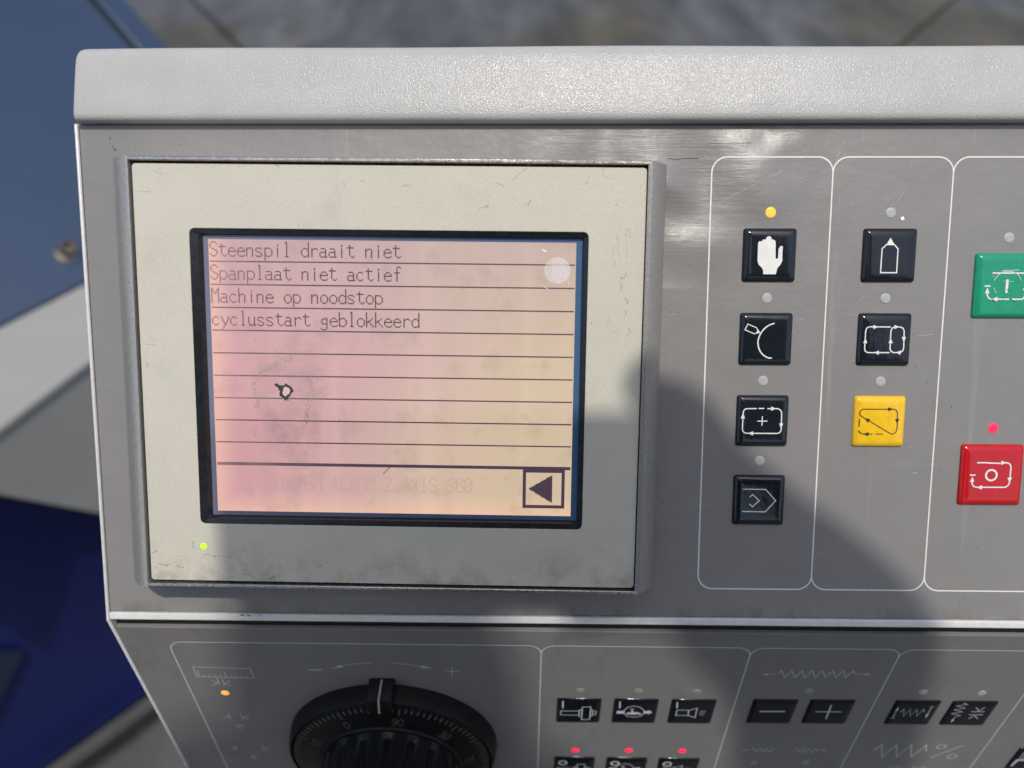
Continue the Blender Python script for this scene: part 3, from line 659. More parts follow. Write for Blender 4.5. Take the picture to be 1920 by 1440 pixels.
# fold standing in for shadow on the white panel: ledge, fascia below it
fA, fB = Vector((-.70, .23)), Vector((-.521, .708))
bA, bB = Vector((-.86, .43)), Vector((-.588, .886))
slab('ledge', [(fA.x, fA.y, ZL), (fB.x, fB.y, ZL), (bB.x, bB.y, ZL), (bA.x, bA.y, ZL)], (0, 0, 1), .012, 'machine_white', mach, .003)
fn = Vector((.937, -.35, 0))
ins = fn * -.004
slab('shade_fold', [Vector((-.645, .375, ZL - .013)) + ins, Vector((-.571, .574, .425 + GZ)) + ins, Vector((fB.x, fB.y, .173 + GZ)) + ins, Vector((fB.x, fB.y, ZL - .013)) + ins], fn, .02, 'machine_white', mach, .002)
slab('shadow_gap_strip', [Vector((-.645, .375, ZL - .02)) + ins * 6, Vector((-.571, .574, .410 + GZ)) + ins * 6, Vector((fB.x, fB.y, .158 + GZ)) + ins * 6, Vector((fB.x, fB.y, ZL - .02)) + ins * 6], fn, .02, 'machine_dark', mach)  # dark plate standing in for the shadow gap along the lower edge
# slate cover rising behind the ledge, a dark joint and a side strip
sn = Vector((.4906, -.2971, .8192))
c0, c1 = Vector((-.86, .43, ZL)), Vector((-.588, .886, ZL))
t0, t1 = Vector((-.889 - .35, 1.197 + .2 - .35, 1.043 + .13 + GZ)), Vector((-.784, 1.286, 1.023 + GZ))


def onplane(p):
    p = Vector(p)
    d = (p - c1).dot(sn)
    return p - Vector((0, 0, d / sn.z))


g0, g1 = onplane((-.792, 1.296, 0)), onplane((-.713, 1.240, 0))
h0, h1 = onplane((-.782, 1.306, 0)), onplane((-.705, 1.248, 0))
i0, i1 = onplane((-.748, 1.340, 0)), onplane((-.668, 1.283, 0))
far = g0 + (g0 - g1) * 4
farh = h0 + (h0 - h1) * 4
fari = i0 + (i0 - i1) * 4
lowg = g1 + (g1 - g0) * 1.6
lowh = h1 + (h1 - h0) * 1.6
lowi = i1 + (i1 - i0) * 1.6
lift = sn * .004
slab('cover', [c0 + lift, c1 + lift, lowg + lift, g1 + lift, g0 + lift, far + lift, onplane((-2.0, 1.1, 0)) + lift], sn, .02, 'machine_slate', mach, .003)
slab('cover_joint', [lowg - sn * .012, lowh - sn * .012, farh - sn * .012, far - sn * .012], sn, .01, 'machine_dark', mach)
slab('side_strip', [lowh + lift, lowi + lift, fari + lift, farh + lift], sn, .02, 'machine_slate', mach, .003)
# socket screw standing on the cover
fb = onplane((-.689, .802, 0)) + lift
qz = sn.to_track_quat('Z', 'Y').to_matrix().to_4x4()
b = MB()
b.lathe([(17, 0), (17, 4), (12.5, 5), (12.5, 19), (11.5, 20.5), (7, 20.5), (6.5, 11)], 24)
b.build('socket_screw', 'bolt_metal', mach, Matrix.Translation(fb) @ qz, smooth=35)
# slate cover plate low on the blue base
wp = [(-.90, .30, .335), (-.868, .33, .335)]


def onwall(px):
    return px


pl = []
for s_, z_ in ((-.40, .60), (-.30, .56), (-.06, .305), (-.16, .20), (-.40, .08)):
    p = e0 + ed * (s_ - .075) + en * .012
    pl.append((p.x, p.y, z_ + GZ))
slab('cover_plate', pl[::-1], nb3, .01, 'machine_navy', mach, .001)

# ================================================================== the console
con = empty('control_console', FU @ Matrix.Translation((45 * MM, -200 * MM, -150 * MM)))
tag(con, 'grey machine control console with touch display, push buttons and rotary dial', 'control console')
XL, XR = -133.7, 224.0
YT = 79.0


def L2U(y, z):
    """lower-face (y, z) in upper-face millimetres"""
    c, s_ = math.cos(TILT), math.sin(TILT)
    return (-78.97 + c * y - s_ * z, s_ * y + c * z)


# body behind both faces
pr = [(94, -4.5), (93, -1.9), (YT, -1.9), (-78.6, -1.9), L2U(0.0, -1.9), L2U(-160, -1.9), L2U(-160, -60), (-150, -150), (30, -120), (94, -75)]
b = MB()
b.loops([[(x, y, z) for y, z in pr] for x in (-131.3, XR - .6)])
b.build('housing', 'body_paint', con, FU)
# arm that carries the console
b = MB()
b.lathe([(55, 0), (55, 8), (30, 12), (30, 1010)], 32)
b.build('support_column', 'body_paint', con, Matrix.Translation((.045, .19, GZ)), smooth=35, bevel=1)
# rounded hood along the top, ends rounded off
prof = [(79.15, -1.8), (79.15, 1.4), (79.3, 2.5), (79.75, 3.35), (80.5, 3.85), (81.6, 4.0), (86, 3.25), (91, 2.35), (96, 1.4), (98.6, .9),
        (100.0, .35), (101.2, -.6), (102.0, -2.2), (102.3, -4.5), (102.3, -30), (102.3, -70)]
b = MB()
ls = []
XH = -131.9
xs = [XH + t for t in (0, .12, .45, 1.0, 1.8, 2.8, 4.0, 5.2)] + [-122 + i * 9 for i in range(39)]
for x in xs:
    t = x - XH
    d = 2.0 - math.sqrt(max(0, 4 - (2 - t) ** 2)) if t < 2 else 0        # rounded corner seen from the front
    e = .9 - math.sqrt(max(0, .81 - (.9 - t) ** 2)) if t < .9 else 0      # softened outer edge
    bow = .55 * math.sin((x + 134) / 360 * math.pi) - .28 + .16 * math.sin(x / 21.0)
    l = []
    for y, z in prof:
        wgt = min(1, max(0, (y - 96) / 5))
        l.append((x, y - d * wgt + bow * max(0, y - 95) / 7.3, z - e * (1 if z > -1 else 0)))
    ls.append(l)
b.loops(ls, closed=False)
b.build('hood', 'powder', con, FU, smooth=40)
# thin raised edges down the left side
b = MB()
b.box(XL, -132.55, -79.3, 79.3, -14, .7)
b.build('side_edge', 'edge_paint', con, FU, bevel=.5)
b = MB()
b.box(XL, -132.55, -160, .6, -12, .7)
b.build('side_edge', 'edge_paint', con, FL, bevel=.5)
# white ledge between the faces and the black gap under it
b = MB()
b.box(-132.4, XR - 1, -78.75, -76.25, -1.85, 1.1)
b.build('middle_ledge', 'edge_paint', con, FU, bevel=.55)
b = MB()
b.box(-132.4, XR - 1, -4.6, .4, -5, -1.75)
b.build('gasket', 'gasket', con, FL)

# membranes
b = MB()
b.box(-132.35, XR - 1, -76.05, 79.0, -1.6, 0)
upm = b.build('upper_membrane', 'membrane', con, FU, bevel=.15)
b = MB()
b.box(-132.35, XR - 1, -159, -4.3, -1.6, 0)
lom = b.build('lower_membrane', 'membrane_low', con, FL, bevel=.15)

# printed outlines
for i, (x0, x1) in enumerate(((60.4, 96.9), (96.9, 133.0), (133.0, 169.2))):
    b = MB()
    b.ribbon(rrect((x0 + x1) / 2, 1.5, x1 - x0, 136.0, 4.6, 7), .42, .03 + .012 * i, True)
    b.build('printed_outline', 'print_white', upm, FU)
for i, (x0, x1) in enumerate(((-117, 10.1), (10.1, 80.9), (80.9, 130.9), (130.9, 181.6), (181.6, 221))):
    b = MB()
    b.ribbon(rrect((x0 + x1) / 2, -82.1, x1 - x0, 139.6, 4.6, 7), .4, .03 + .012 * i, True)
    b.build('printed_outline', 'print_pale', lom, FL)


# ------------------------------------------------------------------ keys
def key_mesh(w, h, ht):
    b = MB()
    ls = []
    for ins_, z in ((-.12, 0), (-.04, ht * .3), (.1, ht * .45), (.35, ht * .62), (.8, ht * .83), (1.45, ht * .955), (2.2, ht), (3.2, ht * 1.005)):
        ls.append([(x, y, z) for x, y in rrect(0, 0, w - 2 * ins_, h - 2 * ins_, max(.25, .85 - ins_ * .2), 4)])
    b.loops(ls, cap0=False)
    return b


def key(cx, cy, w, mat, icon, imat, label, frame, ht=1.5, extra=()):
    fr = frame @ Matrix.Translation((cx * MM, cy * MM, 0))
    k = key_mesh(w, w, ht).build('push_button', mat, con, fr, smooth=55)
    k['label'] = label
    if icon:
        MB().icon(ICONS[icon], ht * 1.005 + .02).build('symbol', imat, k, fr)
    for ic, im, dz in extra:
        MB().icon(ICONS[ic], ht * 1.005 + dz).build('scuff', im, k, fr)
    return k


KU = FU
key(78.7, 40.2, 16, 'key_black', 'hand', 'print_white', 'black key with a white hand symbol', KU)
key(78.7, 14.5, 16, 'key_black', 'dress', 'print_white', 'black key with a tool against an arc', KU)
key(78.7, -11.2, 16, 'key_black', 'cycle', 'print_white', 'black key with a cross inside a loop of arrows', KU)
key(78.7, -36.8, 16, 'key_black', 'edit', 'print_white', 'black key with two nested chevrons', KU)
key(115.1, 40.2, 16, 'key_black', 'pencil', 'print_white', 'black key with an upright tool outline', KU)
key(115.1, 14.5, 16, 'key_black', 'loops', 'print_white', 'black key with a double loop of arrows', KU)
key(115.1, -11.2, 15.8, 'key_yellow', 'reset', 'print_black', 'yellow key with a broken loop of black arrows', KU)
key(151.2, 31.1, 19.5, 'key_green', 'start', 'print_white', 'green start key with worn white arrows and a bar', KU,
    extra=(('start_wear', 'print_pale', .12), ('start_scuff', 'speck', .16)))
key(151.2, -28.1, 19.3, 'key_red', 'stop', 'print_white', 'red stop key with white arrows and a ring', KU)
KL = FL
key(24.5, -52.3, 16, 'key_low', 'spindle_on', 'print_pale', 'black key with a spindle symbol and a bar', KL, .8)
key(45.2, -52.2, 16, 'key_low', 'coolant_on', 'print_pale', 'black key with a tap in an oval and a bar', KL, .8)
key(66.0, -52.1, 16, 'key_low', 'horn_on', 'print_pale', 'black key with a nozzle symbol and a bar', KL, .8)
key(95.3, -51.4, 16, 'key_low', 'minus', 'print_pale', 'black minus key', KL, .8)
key(115.7, -51.2, 16, 'key_low', 'plus', 'print_pale', 'black plus key', KL, .8)
key(146.2, -51.0, 16, 'key_low', 'jog', 'print_pale', 'black key with a zigzag between two arrows', KL, .8)
key(166.5, -51.0, 16, 'key_low', 'gap', 'print_pale', 'black key with an upright zigzag and two facing arrowheads', KL, .8)
ICONS['off_ring'] = [('c', (-4.6, 4.6), 1.5, .6)]
for cx, ic, lb in ((24.6, 'spindle_on', 'spindle'), (45.4, 'coolant_on', 'tap'), (66.1, 'horn_on', 'nozzle')):
    k = key(cx, -94.6, 16, 'key_low', None, None, 'black key with a ring and a %s symbol, cut by the picture edge' % lb, KL, .8)
    fr = FL @ Matrix.Translation((cx * MM, -94.6 * MM, 0))
    MB().icon(ICONS[ic][1:], .84).build('symbol', 'print_pale', k, fr)
    MB().icon(ICONS['off_ring'], .84).build('symbol', 'print_white', k, fr)
k = key(203, -83.4, 16, 'key_low', None, None, 'black key at the right picture edge with a hood symbol', KL, .8)
fr = FL @ Matrix.Translation((203 * MM, -83.4 * MM, 0))
MB().icon([('s', .3, 0, [(-6, 1), (-6, 5.5), (-3, 6.5), (6, 6.5)]), ('s', 1.0, 0, [(-7, -4.5), (-6.4, .2), (6, .4)]), ('s', .3, 0, [(-5, 1), (-4.8, 4), (-2, 4), (-2, 1)])], .84).build('symbol', 'print_pale', k, fr)


# ------------------------------------------------------------------ lamps
def lamp(cx, cy, mat, frame, label=None, r=1.58):
    b = MB()
    b.lathe([(r, -.05), (r, .05), (r * .9, .11), (r * .4, .14)], 28)
    o = b.build('indicator_lamp', mat, con, frame @ Matrix.Translation((cx * MM, cy * MM, 0)), smooth=True)
    if label:
        o['label'] = label


lamp(78.7, 53.1, 'lamp_amber', FU, 'lit amber indicator lamp')
for p in ((78.7, 27.1), (78.6, 1.4), (78.6, -24.1), (115, 53), (115, 27.1), (115.1, 1.4), (151.2, 45.6)):
    lamp(*p, 'lamp_off', FU)
lamp(151.1, -13.2, 'lamp_red', FU, 'lit red indicator lamp', 1.6)
lamp(-104.7, -43.5, 'lamp_amber', FL, 'lit amber indicator lamp', 1.5)
for p in ((-104.4, -67.2), (-104.2, -90.5), (24.5, -39.4), (45.3, -39.3), (66, -39.2), (105.6, -38), (146, -37.9), (166.7, -38.1), (95.6, -89.6), (116.1, -89.1)):
    lamp(*p, 'lamp_off' if p[0] > 140 else 'lamp_off_shaded', FL)
for p in ((24.7, -81.6), (45.6, -81.2), (66.4, -81.1)):
    lamp(*p, 'lamp_red', FL, 'lit red indicator lamp')

# ------------------------------------------------------------------ print on the lower face
for nm, a_, b_, part in (('spring_main', 0, 5, 'printed_zigzag'), ('spring_small', 0, 3, 'printed_zigzag'), ('spring_small', 3, 6, 'printed_zigzag'),
                         ('override', 0, 1, 'printed_zigzag'), ('override', 1, 4, 'printed_percent_sign'), ('ruler', 0, 11, 'printed_ruler'),
                         ('ruler', 11, 15, 'printed_gap_symbol'), ('ruler', 15, 19, 'printed_gap_symbol'), ('ruler', 19, 23, 'printed_gap_symbol'),
                         ('ruler', 23, 24, 'printed_minus_sign'), ('ruler', 24, 26, 'printed_arrow'), ('dial_print', 0, 2, 'printed_arrow'),
                         ('dial_print', 2, 4, 'printed_plus_sign')):
    MB().icon(ICONS[nm][a_:b_], .04).build(part, 'print_pale', lom, FL)
DIG = {'0': [[(0, .3), (0, .7), (.3, 1), (.7, 1), (1, .7), (1, .3), (.7, 0), (.3, 0), (0, .3)]],
       '1': [[(.2, .75), (.55, 1), (.55, 0)]],
       '2': [[(0, .75), (.3, 1), (.7, 1), (1, .75), (1, .6), (0, 0), (1, 0)]],
       '3': [[(0, .85), (.4, 1), (.9, .85), (.9, .6), (.5, .52), (1, .4), (1, .15), (.5, 0), (0, .15)]],
       '4': [[(.7, 0), (.7, 1), (0, .3), (1, .3)]],
       '5': [[(1, 1), (.1, 1), (0, .55), (.6, .6), (1, .35), (.8, .05), (.4, 0), (0, .12)]],
       '6': [[(.9, .9), (.5, 1), (.1, .7), (0, .3), (.3, 0), (.7, 0), (1, .3), (.7, .55), (.3, .55), (0, .3)]],
       '7': [[(0, 1), (1, 1), (.4, 0)]],
       '8': [[(.5, .53), (.1, .75), (.3, 1), (.7, 1), (.9, .75), (.5, .53), (0, .25), (.25, 0), (.75, 0), (1, .25), (.5, .53)]],
       '9': [[(.1, .1), (.5, 0), (.9, .3), (1, .7), (.7, 1), (.3, 1), (0, .7), (.3, .45), (.7, .45), (1, .7)]]}


def digits(b, txt, x, y, h, wch, gap, lw, fn, z):
    for ch in txt:
        for pl_ in DIG[ch]:
            b.ribbon([fn(x + px * wch, y + py * h) for px, py in pl_], lw, z)
        x += wch + gap


b = MB()
for t_, x, y in (('75', 149.5, -95.4), ('80', 158.5, -95.2)):
    digits(b, t_, x, y, 4.2, 2.3, .9, .3, lambda u, v: (u, v), .05)
b.build('printed_number', 'print_pale', lom, FL)

# ------------------------------------------------------------------ rotary dial
DC = (-46.0, -76.5)
FD = FL @ Matrix.Translation((DC[0] * MM, DC[1] * MM, 0))
b = MB()
b.lathe([(40, 0), (39.8, 2), (39.3, 5.6), (38.9, 6.7), (38.2, 7.1), (37.9, 6.6), (37.8, 4)], 96, cap0=False, cap1=False)
dial = b.build('rotary_dial', 'dial_black', con, FD, smooth=40)
dial['label'] = 'black rotary dial with numbered scale ring and fluted knob'
b = MB()
b.lathe([(37.5, 4), (37.4, 6.9), (36.9, 7.2), (30, 8.6), (27.4, 9.2), (26.9, 9.9), (26.2, 10)], 96, cap0=False)
b.build('scale_ring', 'dial_black', dial, FD, smooth=30)
# fluted knob
b = MB()
n = 180
ls = []
for r, z, dep in ((26.0, 9.2, 0), (25.9, 10.4, .15), (25.6, 12, 1.15), (25.0, 22, 1.3), (24.6, 29, 1.2), (23.6, 30.6, .3), (21.5, 31.2, 0), (8, 31.2, 0)):
    l = []
    for i in range(n):
        a = 2 * math.pi * i / n
        ph = (i % 10) / 10
        f_ = 1.0 if .1 < ph < .5 else (.5 if ph in (.1, .5) else 0)
        rr = r - dep * f_
        l.append((rr * math.cos(a), rr * math.sin(a), z))
    ls.append(l)
b.loops(ls, cap0=False)
b.build('knob', 'dial_gloss', dial, FD, smooth=28)
# graduations and numbers cut into the ring
b = MB()
nb_ = MB()
ANG0 = 80.0                                       # direction of the 90 mark


def ringpt(r, a):
    return (r * math.cos(R(a)), r * math.sin(R(a)), 7.2 + (36.9 - r) * (1.4 / 6.9) + .05)


for i in range(100):
    a = ANG0 + i * 3.6
    r1 = 33.4 if i % 10 == 0 else (34.2 if i % 5 == 0 else 34.9)
    w = .42
    b.add([ringpt(36.8, a - w), ringpt(36.8, a + w), ringpt(r1, a + w), ringpt(r1, a - w)], [(0, 1, 2, 3)])
    b.add([(37.46 * math.cos(R(a + s_)), 37.46 * math.sin(R(a + s_)), z_) for s_, z_ in ((-w, 5), (w, 5), (w, 6.9), (-w, 6.9))], [(0, 1, 2, 3)])
b.build('graduation', 'dial_mark', dial, FD)
for k in range(10):
    txt = str((90 + 10 * k) % 100)
    a = ANG0 + 36 * k
    wch, gp, h = 1.7, .55, 3.2
    tot = len(txt) * wch + (len(txt) - 1) * gp
    b = MB()

    def fn(u, v, a=a):
        r = 28.6 + v
        t = u / 30.3
        return (r * math.cos(R(a) - t), r * math.sin(R(a) - t))
    digits(b, txt, -tot / 2, 0, h, wch, gp, .3, fn, 0)
    b.v = [(x, y, 7.2 + (36.9 - math.hypot(x, y)) * (1.4 / 6.9) + .1) for x, y, z in b.v]
    b.build('scale_number', 'dial_mark', dial, FD)
# index block over the rim with its white line
b = MB()
b.loops([[(x, y, z) for y, z in ((37.75, 5.0), (37.75, 9.4), (38.6, 10.2), (43.6, 8.8), (44.0, 8.2), (44.0, 0), (39, 0))] for x in (-4.6, 4.6)])
b.build('index_block', 'dial_black', dial, FD, bevel=.5)
b = MB()
b.loops([[(x, y, z) for y, z in ((37.60, 5.6), (37.60, 9.45), (38.55, 10.42), (43.7, 8.95), (44.12, 8.3), (44.12, .9), (43.7, .9), (43.3, 8.4), (38.7, 9.7), (38.0, 9.2), (38.0, 5.6))] for x in (-.33, .33)])
b.build('index_line', 'index_white', dial, FD)

# ------------------------------------------------------------------ touch display
LC = ((.5, .2), 109.6, 83.2)                      # active area: centre and size
rail = [(-85.2, -4.6), (-85, 0), (-84.7, 2.5), (-83.7, 5.2), (-81.9, 8), (-79.6, 10.4), (-77.6, 11.7), (-76.6, 12), (-75.95, 11.9), (-75.8, 10.8), (-75.8, -4.6)]
fo, fi = rrect(0, -.05, 150.3, 126.6, 1.0, 4), rrect(-.15, -.1, 117.8, 89.8, 1.6, 4)
b = MB()
b.ring(fo, fi, 8.3, 11.0)
disp = b.build('touch_display', 'film', con, FH, bevel=.12)
b = MB()
b.loops([[(x, y, z) for x, z in rail] for y in (-65.3, -65.0, 65.0, 65.3)])
b.build('frame_rail', 'frame', disp, FH, smooth=40)
b = MB()
b.loops([[(-x * 82.6 / 85 if x < -77 else -x, y, z) for x, z in rail] for y in (65.3, 65.0, -65.0, -65.3)])
b.build('frame_rail', 'frame', disp, FH, smooth=40)
disp['label'] = 'touch display in a metallic frame showing four lines of text'
b = MB()
b.box(-76.4, 76.4, 64.0, 65.25, -4.5, 11.85)
b.build('frame_bar', 'bare_metal', disp, FH, bevel=.3)
b = MB()
b.box(-76.4, 76.4, -65.25, -64.1, -4.5, 11.85)
b.build('frame_bar', 'bare_metal', disp, FH, bevel=.3)
b = MB()
b.box(-75.7, 75.7, -63.9, 63.9, 1, 8.2)
b.build('recess', 'gasket', disp, FH)
# black border sinking towards the glass
ei = rrect(.65, .15, 112.9, 85.7, .4, 4)
b = MB()
em = [(f_[0] * .25 + e_[0] * .75, f_[1] * .25 + e_[1] * .75) for f_, e_ in zip(fi, ei)]
b.loops([[(x, y, 10.95) for x, y in rrect(-.15, -.1, 117.7, 89.7, 1.6, 4)], [(x, y, 10.6) for x, y in em], [(x, y, 9.25) for x, y in ei], [(x, y, 8.6) for x, y in ei]], False, False)
b.build('window_border', 'window_border', disp, FH, smooth=30)
ai = rrect(LC[0][0], LC[0][1], LC[1], LC[2], .05, 4)
b = MB()
b.ring(rrect(.65, .15, 113.4, 86.2, .4, 4), ai, 8.4, 9.02)
b.build('glass_edge', 'lcd_edge', disp, FH)
b = MB()
b.box(LC[0][0] - LC[1] / 2 - .02, LC[0][0] + LC[1] / 2 + .02, LC[0][1] - LC[2] / 2 - .02, LC[0][1] + LC[2] / 2 + .02, 8.42, 9.0)
lcd = b.build('screen', 'lcd', disp, FH)
PX, PY = LC[1] / 320, LC[2] / 240
X0, Y0 = LC[0][0] - LC[1] / 2, LC[0][1] + LC[2] / 2
GL = {
    'S': '62402002041557686a4c2c0a', 't': '222a4c5c6b|0454', 'e': '0868674525070a2c4c6b', 'n': '050c|07254556 5c', 's': '56451506075a5b4c1c0b',
    'p': '050f|061545676a4c2c0a', 'i': '353c|3233', 'l': '20303c|2c4c', 'd': '606c|674525070a2c4c6a', 'r': '151c|17355566',
    'a': '1545565c6c|58180 90b1c4c5b', 'c': '564525070a2c4c5b', 'M': '0c0035606c', 'h': '000c|072545565c', 'o': '2545676a4c2c0a0725',
    'f': '61504031 3c|1555', 'y': '05063b|65663c1f', 'u': '050a1c3c5a|555c6c', 'g': '563516081a3a5956|555e3f1f0e', 'b': '000c|072545676a4c2c0a',
    'k': '000c|5509|286c', 'Y': '003560|353c', 'T': '0060|303c', 'E': '60000c6c|0656', 'A': '0c306c|1858', 'L': '000c6c', 'R': '0c00406264460 6|366c',
    'Z': '00600c6c', 'X': '006c|600c', 'I': '1050|303c|1c5c', '3': '0240606446|46686a4c1c0a', '8': '1050625416080a1c5c6a6856|16020410', '0': '2040626a4c2c0a0220|620a'}


def glyph(ch):
    """dots of a character on the 8 x 16 cell"""
    out = set()
    for part in GL[ch].replace(' ', '').split('|'):
        pts = [(int(part[i], 16), int(part[i + 1], 16)) for i in range(0, len(part) - 1, 2)]
        for (x0, y0), (x1, y1) in zip(pts, pts[1:]):
            n_ = max(abs(x1 - x0), abs(y1 - y0), 1)
            for k_ in range(n_ + 1):
                out.add((int(x0 + (x1 - x0) * k_ / n_ + .5), int(y0 + (y1 - y0) * k_ / n_ + .5)))
    return out


def dots(b, pts, z=9.04, ov=.06):
    for x, y in pts:
        z = 9.04 + .008 * (int(x + y + .01) % 2)
        b.add([(X0 + (x - ov) * PX, Y0 - (y + 1 + ov) * PY, z), (X0 + (x + 1 + ov) * PX, Y0 - (y + 1 + ov) * PY, z),
               (X0 + (x + 1 + ov) * PX, Y0 - (y - ov) * PY, z), (X0 + (x - ov) * PX, Y0 - (y - ov) * PY, z)], [(0, 1, 2, 3)])


def textline(txt, px, py, mat, name):
    b = MB()
    for i, ch in enumerate(txt):
        if ch != ' ':
            dots(b, [(px + i * 8 + x, py + y) for x, y in glyph(ch)], ov=.05)
    return b.build(name, mat, lcd if False else disp, FH)


for r_, txt in enumerate(('Steenspil draait niet', 'Spanplaat niet actief', 'Machine op noodstop', 'cyclusstart geblokkeerd')):
    o = textline(txt, 1, r_ * 19.78 + 1.8, 'dots', 'text_line')
    o['label'] = 'dark dot matrix text reading ' + txt
o = textline('SYSTEM ALARM Z AXIS 380', 48, 207, 'ghost', 'text_line')
o['label'] = 'faint ghosted text reading SYSTEM ALARM Z AXIS 380'
for i in range(1, 11):
    b = MB()
    yy = Y0 - (19.78 * i - 1.1) * PY
    h = .26 if i < 10 else .48
    b.box(X0 + .3, X0 + LC[1] - .3, yy - h, yy + h if i == 10 else yy + h * .55, 9.01, 9.045)
    b.build('row_rule', 'dots', disp, FH)
b = MB()
bx0, bx1, by0, by1 = 40.4, 53.3, -39.0, -26.8
b.ring(rrect((bx0 + bx1) / 2, (by0 + by1) / 2, bx1 - bx0, by1 - by0, .02, 1), rrect((bx0 + bx1) / 2, (by0 + by1) / 2, bx1 - bx0 - 2.0, by1 - by0 - 2.0, .02, 1), 9.01, 9.06)
cxp, cyp = round((42.4 - X0) / PX), round((Y0 + 32.9) / PY)
for c_ in range(21):
    hh = int(c_ * 12 / 20 + .5)
    x_ = X0 + (cxp + c_) * PX
    b.box(x_, x_ + PX, Y0 - (cyp + hh + 1) * PY, Y0 - (cyp - hh) * PY, 9.01, 9.06)
b.build('arrow_key', 'dots', disp, FH)['label'] = 'boxed black triangle pointing left in the corner of the screen'
b = MB()
b.lathe([(1.0, 10.95), (1.0, 11.03), (.8, 11.08)], 20)
b.build('status_lamp', 'lamp_green', disp, FH @ Matrix.Translation((-58.4 * MM, -52.3 * MM, 0)), smooth=True)['label'] = 'lit yellow-green status lamp'

# wear on the glass and the film
bp_ = []
src = ICONS['burn'][0][1]
for (x0, y0), (x1, y1) in zip(src, src[1:] + src[:1]):
    for k_ in range(3):
        bp_.append((x0 + (x1 - x0) * k_ / 3 + random.uniform(-.22, .22), y0 + (y1 - y0) * k_ / 3 + random.uniform(-.22, .22)))
ICONS['burn'] = [('f', bp_)] + [('s', random.uniform(.1, .22), 0, [(x, y), (x + random.uniform(.1, .2), y + random.uniform(-.2, .2))])
                                for x, y in ((-69 + random.gauss(0, 3.2), -5 + random.gauss(0, 3.0)) for _ in range(14))]
MB().icon(ICONS['burn'], 9.25).build('burn_mark', 'burn', disp, FW)['label'] = 'dark burnt mark on the screen'
MB().icon(ICONS['burn_hole'], 9.29).build('burn_mark', 'lcd_hole', disp, FW)
MB().icon(ICONS['spots'], 9.2).build('screen_spot', 'speck', disp, FW)
MB().icon(ICONS['nick'], 9.24).build('screen_nick', 'print_white', disp, FW)
b = MB()
b.disc(13.5, 35.1, 3.9, 9.3, 9.32, 40)
b.build('glass_smear', 'smear', disp, FW)['label'] = 'round pale scuffed spot on the glass'
b = MB()
st = [(-79.2, 4.5), (-77.5, 7.5), (-72, 12.5), (-66, 16.0), (-61.5, 17.5), (-57.5, 20.5), (-54.5, 21.5), (-52.5, 18), (-52.8, 10), (-55, 4),
      (-57, -5), (-58.5, -14), (-60, -22), (-66, -25), (-72.5, -22), (-76, -12), (-77.8, -4)][::-1]
for k_ in range(3):                               # three thinning films, so that the smear has no hard edge
    sm_ = []
    for i in range(len(st)):
        p0, p1, p2, p3 = (Vector(st[(i + j) % len(st)]) for j in (-1, 0, 1, 2))
        for t in (0, .25, .5, .75):
            q = .5 * ((2 * p1) + (p2 - p0) * t + (2 * p0 - 5 * p1 + 4 * p2 - p3) * t * t + (3 * p1 - p0 - 3 * p2 + p3) * t ** 3)
            q = Vector((-66, -2)) + (q - Vector((-66, -2))) * (1.06 - .1 * k_)
            sm_.append((q.x + random.uniform(-.5, .5), q.y + random.uniform(-.5, .5)))
    b.poly(sm_, 9.17 + .012 * k_)
b.build('glass_stain', 'smear_blot', disp, FW)
b = MB()
for it in ICONS['stain_edge']:
    b.ribbon(it[3], 1.6, 9.21)
b.build('glass_stain', 'smear_faint', disp, FW)


def wobble(pts, amp, step=.7):
    """break a drawn line into short uneven steps"""
    out = []
    for (x0, y0), (x1, y1) in zip(pts, pts[1:]):
        n_ = max(1, int(math.hypot(x1 - x0, y1 - y0) / step))
        for k_ in range(n_):
            t = k_ / n_
            out.append((x0 + (x1 - x0) * t + random.uniform(-amp, amp), y0 + (y1 - y0) * t + random.uniform(-amp, amp)))
    out.append(pts[-1])
    return out


def marks(names, mat, part, parent, frame, z, amp=.12, keep=.8):
    b = MB()
    for nm in names:
        for k_, it in enumerate(ICONS[nm]):
            if it[0] != 's':
                continue
            if len(it[3]) == 2 and math.dist(*it[3]) < 1.0:
                b.ribbon(it[3], it[1], z)
                continue
            w_ = wobble(it[3], amp)
            i = 0
            while i < len(w_) - 1:
                m_ = random.randint(2, 6)
                seg = w_[i:i + m_ + 1]
                if len(seg) > 1 and random.random() < keep:
                    b.ribbon(seg, it[1] * random.uniform(.6, 1.2), z + .006 * (k_ % 3))
                i += m_
    o = b.build(part, mat, parent, frame)
    o['kind'] = 'stuff'
    return o


marks(['film_dirt', 'film_dirt2', 'film_dirt3', 'film_dirt4', 'film_dirt5'], 'film_mark', 'film_grime', disp, FW, 11.06, .16, .78)
marks(['scratch_light', 'scratch_light2', 'scratch_light3'], 'scratch', 'scratches', upm, FU, .03, .03, .8)
marks(['speck_dark', 'speck_dark2', 'speck_dark3', 'crack_dark', 'tape_edge'], 'speck', 'specks', upm, FU, .035, .08, .9)
marks(['lower_speck'], 'speck', 'specks', lom, FL, .035, .05, 1)
# chips knocked out of the paint
b = MB()
for x, y, z, r in ((-88, -76.6, 1.13, .9), (-86, -76.7, 1.13, .7), (-82, -76.7, 1.13, .5)):
    b.poly([(x + r * random.uniform(.6, 1.5) * math.cos(a), y + r * random.uniform(.2, .4) * math.sin(a)) for a in [i * .785 for i in range(8)]], z)
b.build('paint_chip', 'chip', con, FU)
# flake of swarf lying on the membrane by the pencil key lamp
b = MB()
b.add([(118.0, 51.6, .05), (118.9, 51.9, .1), (119.1, 51.0, .35), (118.3, 50.7, .3)], [(0, 1, 2, 3)])
sw = b.build('metal_chip', 'print_white', None, FU)
tag(sw, 'tiny bright metal chip lying beside the unlit lamp above the upright tool key', 'metal chip')

